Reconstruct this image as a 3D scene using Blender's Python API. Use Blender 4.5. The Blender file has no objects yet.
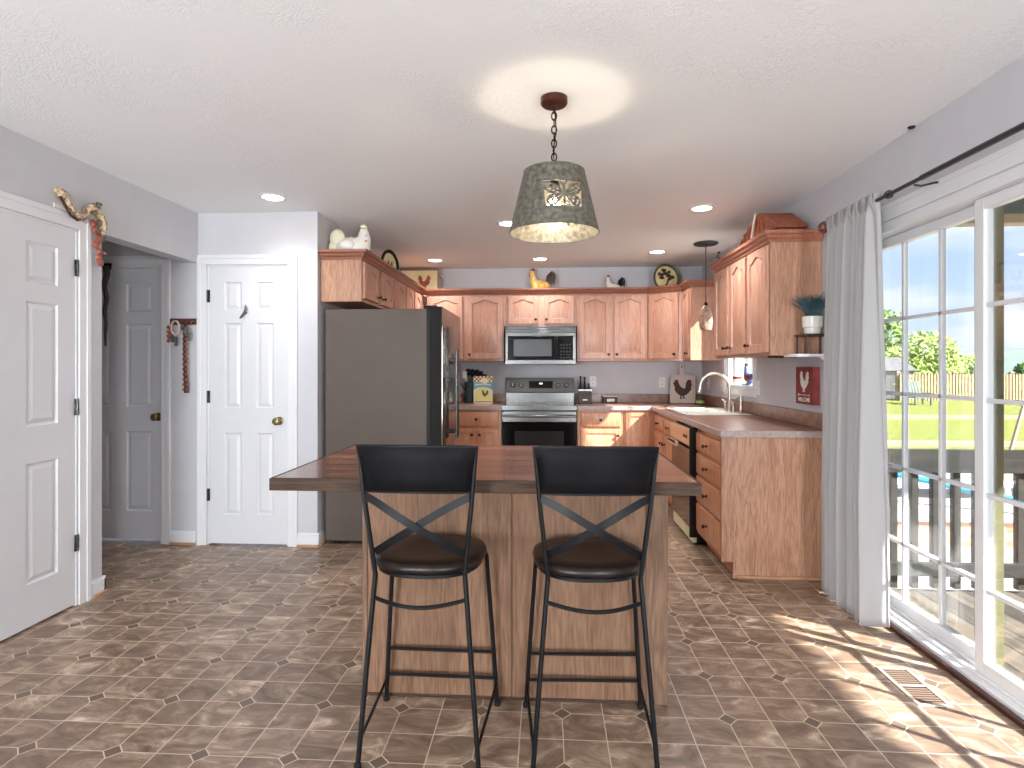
import bpy, bmesh, math, random
from mathutils import Vector, Matrix, noise
random.seed(7)
C = bpy.context.scene.collection
PI = math.pi
# ------------------------------------------------------------------ camera, world, sun, exposure
CAM_H = 1.294
F_PX = 576.0
YAW = math.atan((546 - 512) / F_PX)
cd = bpy.data.cameras.new('camera'); cam = bpy.data.objects.new('camera', cd); C.objects.link(cam)
cam.location = (0, 0, CAM_H); cam.rotation_euler = (PI / 2, 0, YAW)
cd.sensor_width = 36; cd.lens = 36 * F_PX / 1024; cd.shift_y = -(384 - 369) / 1024; cd.clip_start = .02; cd.clip_end = 3000
bpy.context.scene.camera = cam
vs = bpy.context.scene.view_settings
vs.view_transform = 'Standard'; vs.look = 'None'; vs.gamma = 1; vs.use_curve_mapping = False
vs.exposure = 0.62
sc = bpy.context.scene
sc.cycles.max_bounces = 10; sc.cycles.diffuse_bounces = 6; sc.cycles.glossy_bounces = 4
sc.cycles.transmission_bounces = 6; sc.cycles.transparent_max_bounces = 12
sc.cycles.use_denoising = True; sc.cycles.sample_clamp_indirect = 6.0
sc.cycles.caustics_reflective = False; sc.cycles.caustics_refractive = False

def srgb(r, g, b):
    f = lambda v: (v / 255 / 12.92) if v / 255 <= .04045 else ((v / 255 + .055) / 1.055) ** 2.4
    return (f(r), f(g), f(b), 1)

w = bpy.data.worlds.new('sky'); bpy.context.scene.world = w; w.use_nodes = True
nt = w.node_tree; nt.nodes.clear()
def N(t, **k):
    n = nt.nodes.new(t)
    for a, v in k.items(): setattr(n, a, v)
    return n
wo = N('ShaderNodeOutputWorld'); bg = N('ShaderNodeBackground'); tc = N('ShaderNodeTexCoord'); sx = N('ShaderNodeSeparateXYZ')
nt.links.new(tc.outputs['Generated'], sx.inputs[0])
rp = N('ShaderNodeValToRGB'); nt.links.new(sx.outputs['Z'], rp.inputs[0])
e = rp.color_ramp.elements; e[0].position = 0.0; e[0].color = srgb(222, 234, 246); e[1].position = .5; e[1].color = srgb(120, 168, 235)
e2 = rp.color_ramp.elements.new(.14); e2.color = srgb(188, 214, 248)
mp = N('ShaderNodeMapping'); mp.inputs['Scale'].default_value = (1.5, 1.5, 7); nt.links.new(tc.outputs['Generated'], mp.inputs[0])
nz = N('ShaderNodeTexNoise'); nz.inputs['Scale'].default_value = 2.6; nz.inputs['Detail'].default_value = 6; nt.links.new(mp.outputs[0], nz.inputs['Vector'])
cr = N('ShaderNodeValToRGB'); cr.color_ramp.elements[0].position = .44; cr.color_ramp.elements[1].position = .68; nt.links.new(nz.outputs['Fac'], cr.inputs[0])
mx = N('ShaderNodeMixRGB'); mx.inputs['Color2'].default_value = srgb(246, 250, 255)
nt.links.new(cr.outputs[0], mx.inputs[0]); nt.links.new(rp.outputs[0], mx.inputs['Color1'])
nt.links.new(mx.outputs[0], bg.inputs[0]); bg.inputs[1].default_value = 1.0; nt.links.new(bg.outputs[0], wo.inputs[0])

def light(name, kind, loc, energy, color=(1, 1, 1), rot=None, **k):
    l = bpy.data.lights.new(name, kind); l.energy = energy; l.color = color
    for a, v in k.items(): setattr(l, a, v)
    o = bpy.data.objects.new(name, l); o.location = loc
    if rot is not None: o.rotation_euler = rot
    C.objects.link(o); return o
SUN = Vector((-1, .67, -.98)).normalized()
s = light('sun', 'SUN', (6, -2, 8), 20.0, (1, .97, .92), angle=math.radians(1.2)); s.rotation_euler = SUN.to_track_quat('-Z', 'Y').to_euler()
# unseen fill lights added behind the camera, outside two made-up rear windows
light('added_fill_rear_left', 'AREA', (-1.83, -2.80, 1.15), 190, (.90, .95, 1), (PI / 2 + .14, 0, 0), shape='RECTANGLE', size=1.3, size_y=1.8)
light('added_fill_rear_right', 'AREA', (1.38, -2.80, 1.15), 135, (.90, .95, 1), (PI / 2 + .14, 0, 0), shape='RECTANGLE', size=.6, size_y=1.8)

# ------------------------------------------------------------------ materials
MATS = {}
def new(name):
    m = bpy.data.materials.new(name); m.use_nodes = True; MATS[name] = m
    return m, m.node_tree, m.node_tree.nodes['Principled BSDF']
def plain(name, rgb, rough=.5, metal=0, var=.06, scale=8, bump=0, bscale=60, emit=0, coat=0, alpha=1, trans=0):
    m, t, b = new(name)
    tcn = t.nodes.new('ShaderNodeTexCoord'); nzn = t.nodes.new('ShaderNodeTexNoise'); nzn.inputs['Scale'].default_value = scale
    nzn.inputs['Detail'].default_value = 3
    t.links.new(tcn.outputs['Object'], nzn.inputs['Vector'])
    rpn = t.nodes.new('ShaderNodeValToRGB'); c = srgb(*rgb)
    rpn.color_ramp.elements[0].position = .3; rpn.color_ramp.elements[1].position = .7
    rpn.color_ramp.elements[0].color = tuple(v * (1 - var) for v in c[:3]) + (1,)
    rpn.color_ramp.elements[1].color = tuple(min(1, v * (1 + var)) for v in c[:3]) + (1,)
    t.links.new(nzn.outputs['Fac'], rpn.inputs[0]); t.links.new(rpn.outputs[0], b.inputs['Base Color'])
    b.inputs['Roughness'].default_value = rough; b.inputs['Metallic'].default_value = metal
    b.inputs['Coat Weight'].default_value = coat; b.inputs['Alpha'].default_value = alpha
    b.inputs['Transmission Weight'].default_value = trans
    if emit: b.inputs['Emission Color'].default_value = c; b.inputs['Emission Strength'].default_value = emit
    if bump:
        n2 = t.nodes.new('ShaderNodeTexNoise'); n2.inputs['Scale'].default_value = bscale; n2.inputs['Detail'].default_value = 4
        t.links.new(tcn.outputs['Object'], n2.inputs['Vector'])
        bp = t.nodes.new('ShaderNodeBump'); bp.inputs['Strength'].default_value = bump; bp.inputs['Distance'].default_value = .01
        t.links.new(n2.outputs['Fac'], bp.inputs['Height']); t.links.new(bp.outputs[0], b.inputs['Normal'])
    return m
def dull(m, v): m.node_tree.nodes['Principled BSDF'].inputs['Specular IOR Level'].default_value = v
def wood(name, dark, lite, axis='Z', rough=.4, grain=1.0, coat=.15, contrast=.5, spec=.5):
    m, t, b = new(name)
    tcn = t.nodes.new('ShaderNodeTexCoord'); mpn = t.nodes.new('ShaderNodeMapping')
    sc_ = {'X': (1.2, 14, 14), 'Y': (14, 1.2, 14), 'Z': (14, 14, 1.2)}[axis]
    mpn.inputs['Scale'].default_value = tuple(v * grain for v in sc_)
    t.links.new(tcn.outputs['Object'], mpn.inputs[0])
    a = t.nodes.new('ShaderNodeTexNoise'); a.inputs['Scale'].default_value = .9; a.inputs['Detail'].default_value = 3; a.inputs['Distortion'].default_value = .9
    t.links.new(mpn.outputs[0], a.inputs['Vector'])
    wv = t.nodes.new('ShaderNodeMath'); wv.operation = 'MULTIPLY'; wv.inputs[1].default_value = 46; t.links.new(a.outputs['Fac'], wv.inputs[0])
    sn = t.nodes.new('ShaderNodeMath'); sn.operation = 'SINE'; t.links.new(wv.outputs[0], sn.inputs[0])
    f = t.nodes.new('ShaderNodeTexNoise'); f.inputs['Scale'].default_value = 7; f.inputs['Detail'].default_value = 5
    t.links.new(mpn.outputs[0], f.inputs['Vector'])
    mm = t.nodes.new('ShaderNodeMath'); mm.operation = 'MULTIPLY_ADD'; mm.inputs[1].default_value = .16 * contrast; t.links.new(sn.outputs[0], mm.inputs[0]); t.links.new(f.outputs['Fac'], mm.inputs[2])
    g = t.nodes.new('ShaderNodeMath'); g.operation = 'MULTIPLY_ADD'; g.inputs[1].default_value = .5
    t.links.new(a.outputs['Fac'], g.inputs[0]); t.links.new(mm.outputs[0], g.inputs[2])
    r = t.nodes.new('ShaderNodeValToRGB'); r.color_ramp.elements[0].position = .50; r.color_ramp.elements[1].position = .95
    r.color_ramp.elements[0].color = srgb(*dark); r.color_ramp.elements[1].color = srgb(*lite)
    t.links.new(g.outputs[0], r.inputs[0]); t.links.new(r.outputs[0], b.inputs['Base Color'])
    b.inputs['Roughness'].default_value = rough; b.inputs['Coat Weight'].default_value = coat; b.inputs['Coat Roughness'].default_value = .2
    b.inputs['Specular IOR Level'].default_value = spec
    bp = t.nodes.new('ShaderNodeBump'); bp.inputs['Strength'].default_value = .12; bp.inputs['Distance'].default_value = .002
    t.links.new(f.outputs['Fac'], bp.inputs['Height']); t.links.new(bp.outputs[0], b.inputs['Normal'])
    return m

M = {}
M['wall'] = plain('wall_paint', (198, 197, 201), .75, var=.02, bump=.05, bscale=90)
M['trim'] = plain('white_trim', (224, 224, 226), .35, var=.01)
M['doorw'] = plain('white_door', (216, 216, 219), .38, var=.012)
M['ceil'] = plain('ceiling_paint', (226, 226, 223), .9, var=.02)
M['oak'] = wood('honey_oak', (170, 120, 98), (198, 150, 126), 'Z', grain=1.3)
M['oakb'] = wood('honey_oak_base', (178, 116, 84), (208, 150, 114), 'Z', grain=1.3)
M['oakend'] = wood('oak_end_panel', (150, 106, 82), (184, 140, 112), 'Z', grain=1.6, contrast=.8)
M['oakx'] = wood('oak_rail_long_grain', (128, 74, 54), (152, 96, 74), 'X')
M['oaky'] = wood('oak_rail_depth_grain', (142, 84, 62), (168, 108, 84), 'Y')
M['shoe'] = wood('shoe_moulding_oak', (160, 116, 84), (184, 142, 110), 'X')
M['islw'] = wood('stained_island_plywood', (100, 74, 56), (134, 102, 80), 'Z', grain=1.1, rough=.6, contrast=.4, coat=0, spec=.2)
M['bronze'] = plain('dark_bronze', (52, 40, 34), .35, .7)
M['brass'] = plain('aged_brass', (150, 132, 92), .3, .9)
M['steel'] = plain('brushed_steel', (98, 97, 95), .25, 1, var=.1, scale=3)
M['nickel'] = plain('brushed_nickel', (196, 188, 178), .3, .9, var=.05)
M['steeld'] = plain('dark_steel_groove', (80, 80, 80), .4, .8)
M['slate'] = plain('slate_fridge_side', (84, 72, 63), .6, 0, var=.05)
M['slatef'] = plain('slate_fridge_front', (128, 116, 108), .09, .95, var=.03)
M['gasket'] = plain('dark_gasket', (30, 28, 28), .5)
M['black'] = plain('black_glass', (10, 10, 11), .08, 0)
M['blackm'] = plain('black_metal', (15, 15, 18), .45, .1, var=.1)
M['leather'] = plain('dark_leather', (14, 13, 15), .5, 0, var=.25, scale=14, bump=.08, bscale=180)
M['seat'] = plain('dark_brown_leather', (32, 24, 21), .3, 0, var=.4, scale=16, bump=.1, bscale=160)
dull(M['black'], .3); dull(M['leather'], .08); dull(M['seat'], .3); dull(M['blackm'], .25); dull(M['gasket'], .2)
M['rod'] = plain('grey_metal_rod', (72, 74, 80), .35, .7)
M['white'] = plain('white_glaze', (232, 228, 218), .25)
M['plastic'] = plain('white_plastic', (226, 222, 214), .4)
M['slot'] = plain('socket_dark', (90, 86, 82), .6)
M['red'] = plain('barn_red', (128, 46, 44), .6, var=.25, scale=20)
M['comb'] = plain('comb_red', (150, 36, 34), .5)
M['cream'] = plain('cream_paint', (232, 222, 180), .5, var=.08)
M['yellow'] = plain('yellow_glaze', (232, 200, 120), .4, var=.2, scale=30)
M['orange'] = plain('orange_glaze', (216, 150, 60), .4)
M['green'] = plain('leaf_green', (120, 150, 60), .6, var=.4, scale=30)
M['blue'] = plain('bright_blue', (60, 160, 190), .5)
M['teal'] = plain('dark_teal', (48, 70, 72), .5)
M['grass_blue'] = plain('blue_green_grass', (62, 92, 100), .6, var=.3, scale=40)
M['wicker'] = plain('red_wicker', (150, 82, 56), .7, var=.4, scale=60, bump=.4, bscale=120)
M['pinkw'] = plain('pale_board', (206, 186, 176), .55, var=.05)
M['darkbrown'] = plain('dark_brown', (62, 42, 36), .5)
M['bone'] = plain('mosaic_beige', (186, 164, 134), .5, var=.75, scale=70)
M['rust'] = plain('mosaic_red', (158, 84, 66), .5, var=.5, scale=60)
M['olive'] = plain('olive_post', (98, 96, 66), .7, var=.12)
M['sunboard'] = plain('pale_timber', (164, 144, 118), .8, var=.1)
M['concrete'] = plain('pale_concrete', (176, 172, 164), .9, var=.08, scale=2)
M['bark'] = plain('bark', (92, 76, 60), .9, var=.3, bump=.4)
M['shed'] = plain('shed_white', (190, 190, 186), .8, var=.03)
M['shedroof'] = plain('shed_roof', (96, 94, 94), .8)
M['lampin'] = plain('shade_inner', (206, 190, 150), .6, var=.25, scale=70)
M['galv'] = plain('galvanised_metal', (98, 94, 84), .5, .35, var=.5, scale=55)
M['copper'] = plain('copper_brown', (74, 38, 30), .35, .5)
M['fabricw'] = None
M['glow'] = plain('lamp_glow', (255, 240, 215), .5, emit=14)
M['bulb'] = plain('bulb_glow', (255, 226, 178), .5, emit=40)
M['sky_blue'] = plain('label_blue', (96, 168, 186), .5)
M['platec'] = plain('plate_cream', (222, 206, 158), .35, var=.15, scale=12)
M['lemon'] = plain('label_lemon', (226, 220, 140), .5)
M['gardenw'] = plain('garden_white', (235, 236, 236), .6)

def curtain_mat():
    m, t, b = new('white_curtain')
    b.inputs['Base Color'].default_value = srgb(190, 188, 188); b.inputs['Roughness'].default_value = .9
    tr = t.nodes.new('ShaderNodeBsdfTranslucent'); tr.inputs[0].default_value = srgb(205, 203, 203)
    wvn = t.nodes.new('ShaderNodeTexWave'); wvn.inputs['Scale'].default_value = 260
    tcn = t.nodes.new('ShaderNodeTexCoord'); t.links.new(tcn.outputs['Object'], wvn.inputs['Vector'])
    bp = t.nodes.new('ShaderNodeBump'); bp.inputs['Strength'].default_value = .05; bp.inputs['Distance'].default_value = .001
    t.links.new(wvn.outputs['Fac'], bp.inputs['Height']); t.links.new(bp.outputs[0], b.inputs['Normal'])
    ms = t.nodes.new('ShaderNodeMixShader'); ms.inputs[0].default_value = .3
    t.links.new(b.outputs[0], ms.inputs[1]); t.links.new(tr.outputs[0], ms.inputs[2])
    t.links.new(ms.outputs[0], t.nodes['Material Output'].inputs[0]); return m
M['fabricw'] = curtain_mat()

def glass_mat(name, tint=(1, 1, 1), refl=.5):
    m, t, b = new(name); t.nodes.remove(b)
    g = t.nodes.new('ShaderNodeBsdfGlossy'); g.inputs['Roughness'].default_value = .01
    tr = t.nodes.new('ShaderNodeBsdfTransparent'); tr.inputs[0].default_value = tint + (1,)
    fr = t.nodes.new('ShaderNodeFresnel'); fr.inputs[0].default_value = 1.35
    mlt = t.nodes.new('ShaderNodeMath'); mlt.operation = 'MULTIPLY'; mlt.inputs[1].default_value = refl
    t.links.new(fr.outputs[0], mlt.inputs[0])
    ms = t.nodes.new('ShaderNodeMixShader'); t.links.new(mlt.outputs[0], ms.inputs[0]); t.links.new(tr.outputs[0], ms.inputs[1]); t.links.new(g.outputs[0], ms.inputs[2])
    t.links.new(ms.outputs[0], t.nodes['Material Output'].inputs[0]); return m
M['glass'] = glass_mat('window_glass', (.97, .98, .98), .28)

class G:                                  # tiny node-math helper
    def __init__(s, t): s.t = t
    def m(s, op, a, b=None, c=None):
        n = s.t.nodes.new('ShaderNodeMath'); n.operation = op
        for i, v in enumerate((a, b, c)):
            if v is None: continue
            if isinstance(v, (int, float)): n.inputs[i].default_value = v
            else: s.t.links.new(v, n.inputs[i])
        return n.outputs[0]

def floor_mat():                          # square vinyl tiles with clipped corners and little diamonds
    m, t, b = new('floor_vinyl_tile'); g = G(t)
    P = .3048; H = P / 2; X0, Y0 = -1.159, 1.866
    tcn = t.nodes.new('ShaderNodeTexCoord'); s3 = t.nodes.new('ShaderNodeSeparateXYZ'); t.links.new(tcn.outputs['Object'], s3.inputs[0])
    x = g.m('SUBTRACT', s3.outputs[0], X0); y = g.m('SUBTRACT', s3.outputs[1], Y0)
    def dist(v, per): return g.m('ABSOLUTE', g.m('SUBTRACT', v, g.m('MULTIPLY', g.m('ROUND', g.m('DIVIDE', v, per)), per)))
    dx, dy = dist(x, H), dist(y, H); bx_, by_ = dist(x, P), dist(y, P)
    dm = g.m('ADD', bx_, by_); D = .034; W = .0019
    line = g.m('MAXIMUM', g.m('LESS_THAN', dx, W), g.m('LESS_THAN', dy, W))
    outside = g.m('GREATER_THAN', dm, D)
    edge = g.m('LESS_THAN', g.m('ABSOLUTE', g.m('SUBTRACT', dm, D)), W * 1.5)
    grout = g.m('MAXIMUM', g.m('MULTIPLY', line, outside), edge)
    ix = g.m('FLOOR', g.m('DIVIDE', x, H)); iy = g.m('FLOOR', g.m('DIVIDE', y, H))
    cb = t.nodes.new('ShaderNodeCombineXYZ'); t.links.new(ix, cb.inputs[0]); t.links.new(iy, cb.inputs[1])
    wn = t.nodes.new('ShaderNodeTexWhiteNoise'); t.links.new(cb.outputs[0], wn.inputs['Vector'])
    # veins: noise shifted by a random amount per tile and stretched on the slant
    ad = t.nodes.new('ShaderNodeVectorMath'); ad.operation = 'MULTIPLY_ADD'; t.links.new(wn.outputs['Color'], ad.inputs[0]); ad.inputs[1].default_value = (9, 9, 9); t.links.new(tcn.outputs['Object'], ad.inputs[2])
    mpn = t.nodes.new('ShaderNodeMapping'); mpn.inputs['Rotation'].default_value = (0, 0, .8); mpn.inputs['Scale'].default_value = (1, 2.0, 1); t.links.new(ad.outputs[0], mpn.inputs[0])
    n1 = t.nodes.new('ShaderNodeTexNoise'); n1.inputs['Scale'].default_value = 5; n1.inputs['Detail'].default_value = 8; n1.inputs['Roughness'].default_value = .66; n1.inputs['Distortion'].default_value = 1.3
    t.links.new(mpn.outputs[0], n1.inputs['Vector'])
    r = t.nodes.new('ShaderNodeValToRGB'); el = r.color_ramp.elements
    el[0].position = .3; el[0].color = srgb(98, 80, 66); el[1].position = .70; el[1].color = srgb(214, 192, 168)
    q = el.new(.5); q.color = srgb(138, 115, 97)
    q = el.new(.6); q.color = srgb(166, 142, 122)
    v = g.m('MULTIPLY_ADD', g.m('SUBTRACT', wn.outputs['Value'], .5), .08, n1.outputs['Fac'])
    t.links.new(v, r.inputs[0])
    inside = t.nodes.new('ShaderNodeMixRGB'); inside.inputs['Color1'].default_value = srgb(108, 90, 76)
    t.links.new(outside, inside.inputs[0]); t.links.new(r.outputs[0], inside.inputs['Color2'])
    mxn = t.nodes.new('ShaderNodeMixRGB'); t.links.new(grout, mxn.inputs[0]); t.links.new(inside.outputs[0], mxn.inputs['Color1']); mxn.inputs['Color2'].default_value = srgb(206, 186, 164)
    t.links.new(mxn.outputs[0], b.inputs['Base Color'])
    b.inputs['Roughness'].default_value = .34; b.inputs['Specular IOR Level'].default_value = .42
    bp = t.nodes.new('ShaderNodeBump'); bp.inputs['Strength'].default_value = .25; bp.inputs['Distance'].default_value = .002
    hgt = g.m('ADD', n1.outputs['Fac'], g.m('MULTIPLY', grout, -1.0)); t.links.new(hgt, bp.inputs['Height']); t.links.new(bp.outputs[0], b.inputs['Normal'])
    return m
M['floor'] = floor_mat()

def ceiling_mat():
    m, t, b = new('textured_ceiling')
    b.inputs['Base Color'].default_value = srgb(240, 241, 241); b.inputs['Roughness'].default_value = .92
    tcn = t.nodes.new('ShaderNodeTexCoord')
    v = t.nodes.new('ShaderNodeTexVoronoi'); v.inputs['Scale'].default_value = 3.2
    n0 = t.nodes.new('ShaderNodeTexNoise'); n0.inputs['Scale'].default_value = 16; n0.inputs['Detail'].default_value = 4; n0.inputs['Distortion'].default_value = 3.5
    n2 = t.nodes.new('ShaderNodeTexNoise'); n2.inputs['Scale'].default_value = 1.7
    for n in (v, n0, n2): t.links.new(tcn.outputs['Object'], n.inputs['Vector'])
    g = G(t)
    rid = g.m('POWER', g.m('SUBTRACT', 1.0, g.m('MULTIPLY', g.m('ABSOLUTE', g.m('SUBTRACT', n0.outputs['Fac'], .5)), 7)), 3.0)
    rid = g.m('MAXIMUM', rid, 0.0)
    hh = g.m('MULTIPLY', rid, g.m('MAXIMUM', g.m('MULTIPLY', g.m('SUBTRACT', n2.outputs['Fac'], .42), 5.0), .12))
    bp = t.nodes.new('ShaderNodeBump'); bp.inputs['Strength'].default_value = .45; bp.inputs['Distance'].default_value = .004
    t.links.new(hh, bp.inputs['Height']); t.links.new(bp.outputs[0], b.inputs['Normal']); return m
M['ceil'] = ceiling_mat()

def plank_mat(name, cols, axis, pw, seam, rough, seamcol, coat=.6, offset=0, bump=.3):      # boards running along one axis
    m, t, b = new(name); g = G(t)
    tcn = t.nodes.new('ShaderNodeTexCoord'); s3 = t.nodes.new('ShaderNodeSeparateXYZ'); t.links.new(tcn.outputs['Object'], s3.inputs[0])
    v = s3.outputs[1 if axis == 'X' else 0]; v = g.m('ADD', v, offset)
    idx = g.m('FLOOR', g.m('DIVIDE', v, pw)); fr = g.m('ABSOLUTE', g.m('SUBTRACT', v, g.m('MULTIPLY', g.m('ROUND', g.m('DIVIDE', v, pw)), pw)))
    wn = t.nodes.new('ShaderNodeTexWhiteNoise'); wn.noise_dimensions = '1D'; t.links.new(idx, wn.inputs['W'])
    mpn = t.nodes.new('ShaderNodeMapping'); mpn.inputs['Scale'].default_value = (1.5, 16, 16) if axis == 'X' else (16, 1.5, 16)
    ad = t.nodes.new('ShaderNodeVectorMath'); ad.operation = 'MULTIPLY_ADD'; t.links.new(wn.outputs['Color'], ad.inputs[0]); ad.inputs[1].default_value = (5, 5, 5); t.links.new(tcn.outputs['Object'], ad.inputs[2])
    t.links.new(ad.outputs[0], mpn.inputs[0])
    n1 = t.nodes.new('ShaderNodeTexNoise'); n1.inputs['Scale'].default_value = 2.2; n1.inputs['Detail'].default_value = 7; n1.inputs['Distortion'].default_value = .6; t.links.new(mpn.outputs[0], n1.inputs['Vector'])
    r = t.nodes.new('ShaderNodeValToRGB'); r.color_ramp.elements[0].position = .3; r.color_ramp.elements[1].position = .72
    r.color_ramp.elements[0].color = srgb(*cols[0]); r.color_ramp.elements[1].color = srgb(*cols[1])
    t.links.new(g.m('MULTIPLY_ADD', g.m('SUBTRACT', wn.outputs['Value'], .5), .4, n1.outputs['Fac']), r.inputs[0])
    se = g.m('LESS_THAN', fr, seam)
    mxn = t.nodes.new('ShaderNodeMixRGB'); t.links.new(se, mxn.inputs[0]); t.links.new(r.outputs[0], mxn.inputs['Color1']); mxn.inputs['Color2'].default_value = srgb(*seamcol)
    t.links.new(mxn.outputs[0], b.inputs['Base Color']); b.inputs['Roughness'].default_value = rough; b.inputs['Coat Weight'].default_value = coat; b.inputs['Coat Roughness'].default_value = .08
    bp = t.nodes.new('ShaderNodeBump'); bp.inputs['Strength'].default_value = bump; bp.inputs['Distance'].default_value = .003
    t.links.new(g.m('SUBTRACT', n1.outputs['Fac'], se), bp.inputs['Height']); t.links.new(bp.outputs[0], b.inputs['Normal']); return m
M['top'] = plank_mat('island_planks', ((104, 60, 40), (186, 116, 82)), 'X', .14, .008, .18, (46, 26, 19), offset=.02, coat=.2)
M['topedge'] = wood('island_plank_edge', (40, 29, 23), (78, 59, 47), 'X', rough=.6, coat=0, spec=.15)
M['deck'] = plank_mat('weathered_deck', ((48, 44, 39), (96, 88, 76)), 'Y', .14, .006, .85, (24, 22, 20), coat=0)
M['railw'] = plank_mat('weathered_rail', ((30, 30, 27), (60, 57, 50)), 'X', 5, .0, .85, (30, 30, 28), coat=0)

def laminate():
    m, t, b = new('brown_laminate')
    tcn = t.nodes.new('ShaderNodeTexCoord'); n1 = t.nodes.new('ShaderNodeTexNoise'); n1.inputs['Scale'].default_value = 22; n1.inputs['Detail'].default_value = 8; n1.inputs['Roughness'].default_value = .75
    t.links.new(tcn.outputs['Object'], n1.inputs['Vector'])
    r = t.nodes.new('ShaderNodeValToRGB'); r.color_ramp.elements[0].position = .38; r.color_ramp.elements[1].position = .66
    r.color_ramp.elements[0].color = srgb(118, 82, 68); r.color_ramp.elements[1].color = srgb(160, 122, 104)
    t.links.new(n1.outputs['Fac'], r.inputs[0]); t.links.new(r.outputs[0], b.inputs['Base Color']); b.inputs['Roughness'].default_value = .28; return m
M['lam'] = laminate()
M['lamedge'] = plain('laminate_front_edge', (164, 146, 140), .4, var=.2, scale=60)

def brick_mat(name, a, b_, mort, sc_, rowh=.25):
    m, t, b = new(name)
    tcn = t.nodes.new('ShaderNodeTexCoord'); br = t.nodes.new('ShaderNodeTexBrick')
    mpn = t.nodes.new('ShaderNodeMapping'); mpn.inputs['Rotation'].default_value = (PI / 2, 0, 0) if rowh < 1 else (0, 0, 0)
    t.links.new(tcn.outputs['Object'], mpn.inputs[0]); t.links.new(mpn.outputs[0], br.inputs['Vector'])
    br.inputs['Color1'].default_value = srgb(*a); br.inputs['Color2'].default_value = srgb(*b_); br.inputs['Mortar'].default_value = srgb(*mort)
    br.inputs['Scale'].default_value = sc_; br.inputs['Mortar Size'].default_value = .012
    t.links.new(br.outputs[0], b.inputs['Base Color']); b.inputs['Roughness'].default_value = .9; return m
M['brick'] = brick_mat('garden_brick', (186, 118, 92), (206, 176, 150), (196, 184, 170), 2.6)
M['paver'] = brick_mat('pale_pavers', (180, 176, 164), (160, 156, 146), (150, 146, 134), 1.6, 2)
M['lawn'] = plain('sunlit_lawn', (106, 112, 38), .95, var=.28, scale=5, bump=.6, bscale=20)
M['leaf'] = plain('tree_leaves', (112, 142, 62), .8, var=.45, scale=1.5)
M['leafl'] = plain('pale_leaves', (160, 178, 90), .8, var=.35, scale=1.5)
M['hill'] = plain('distant_hill', (96, 112, 104), 1, var=.12, scale=.03)

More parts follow.
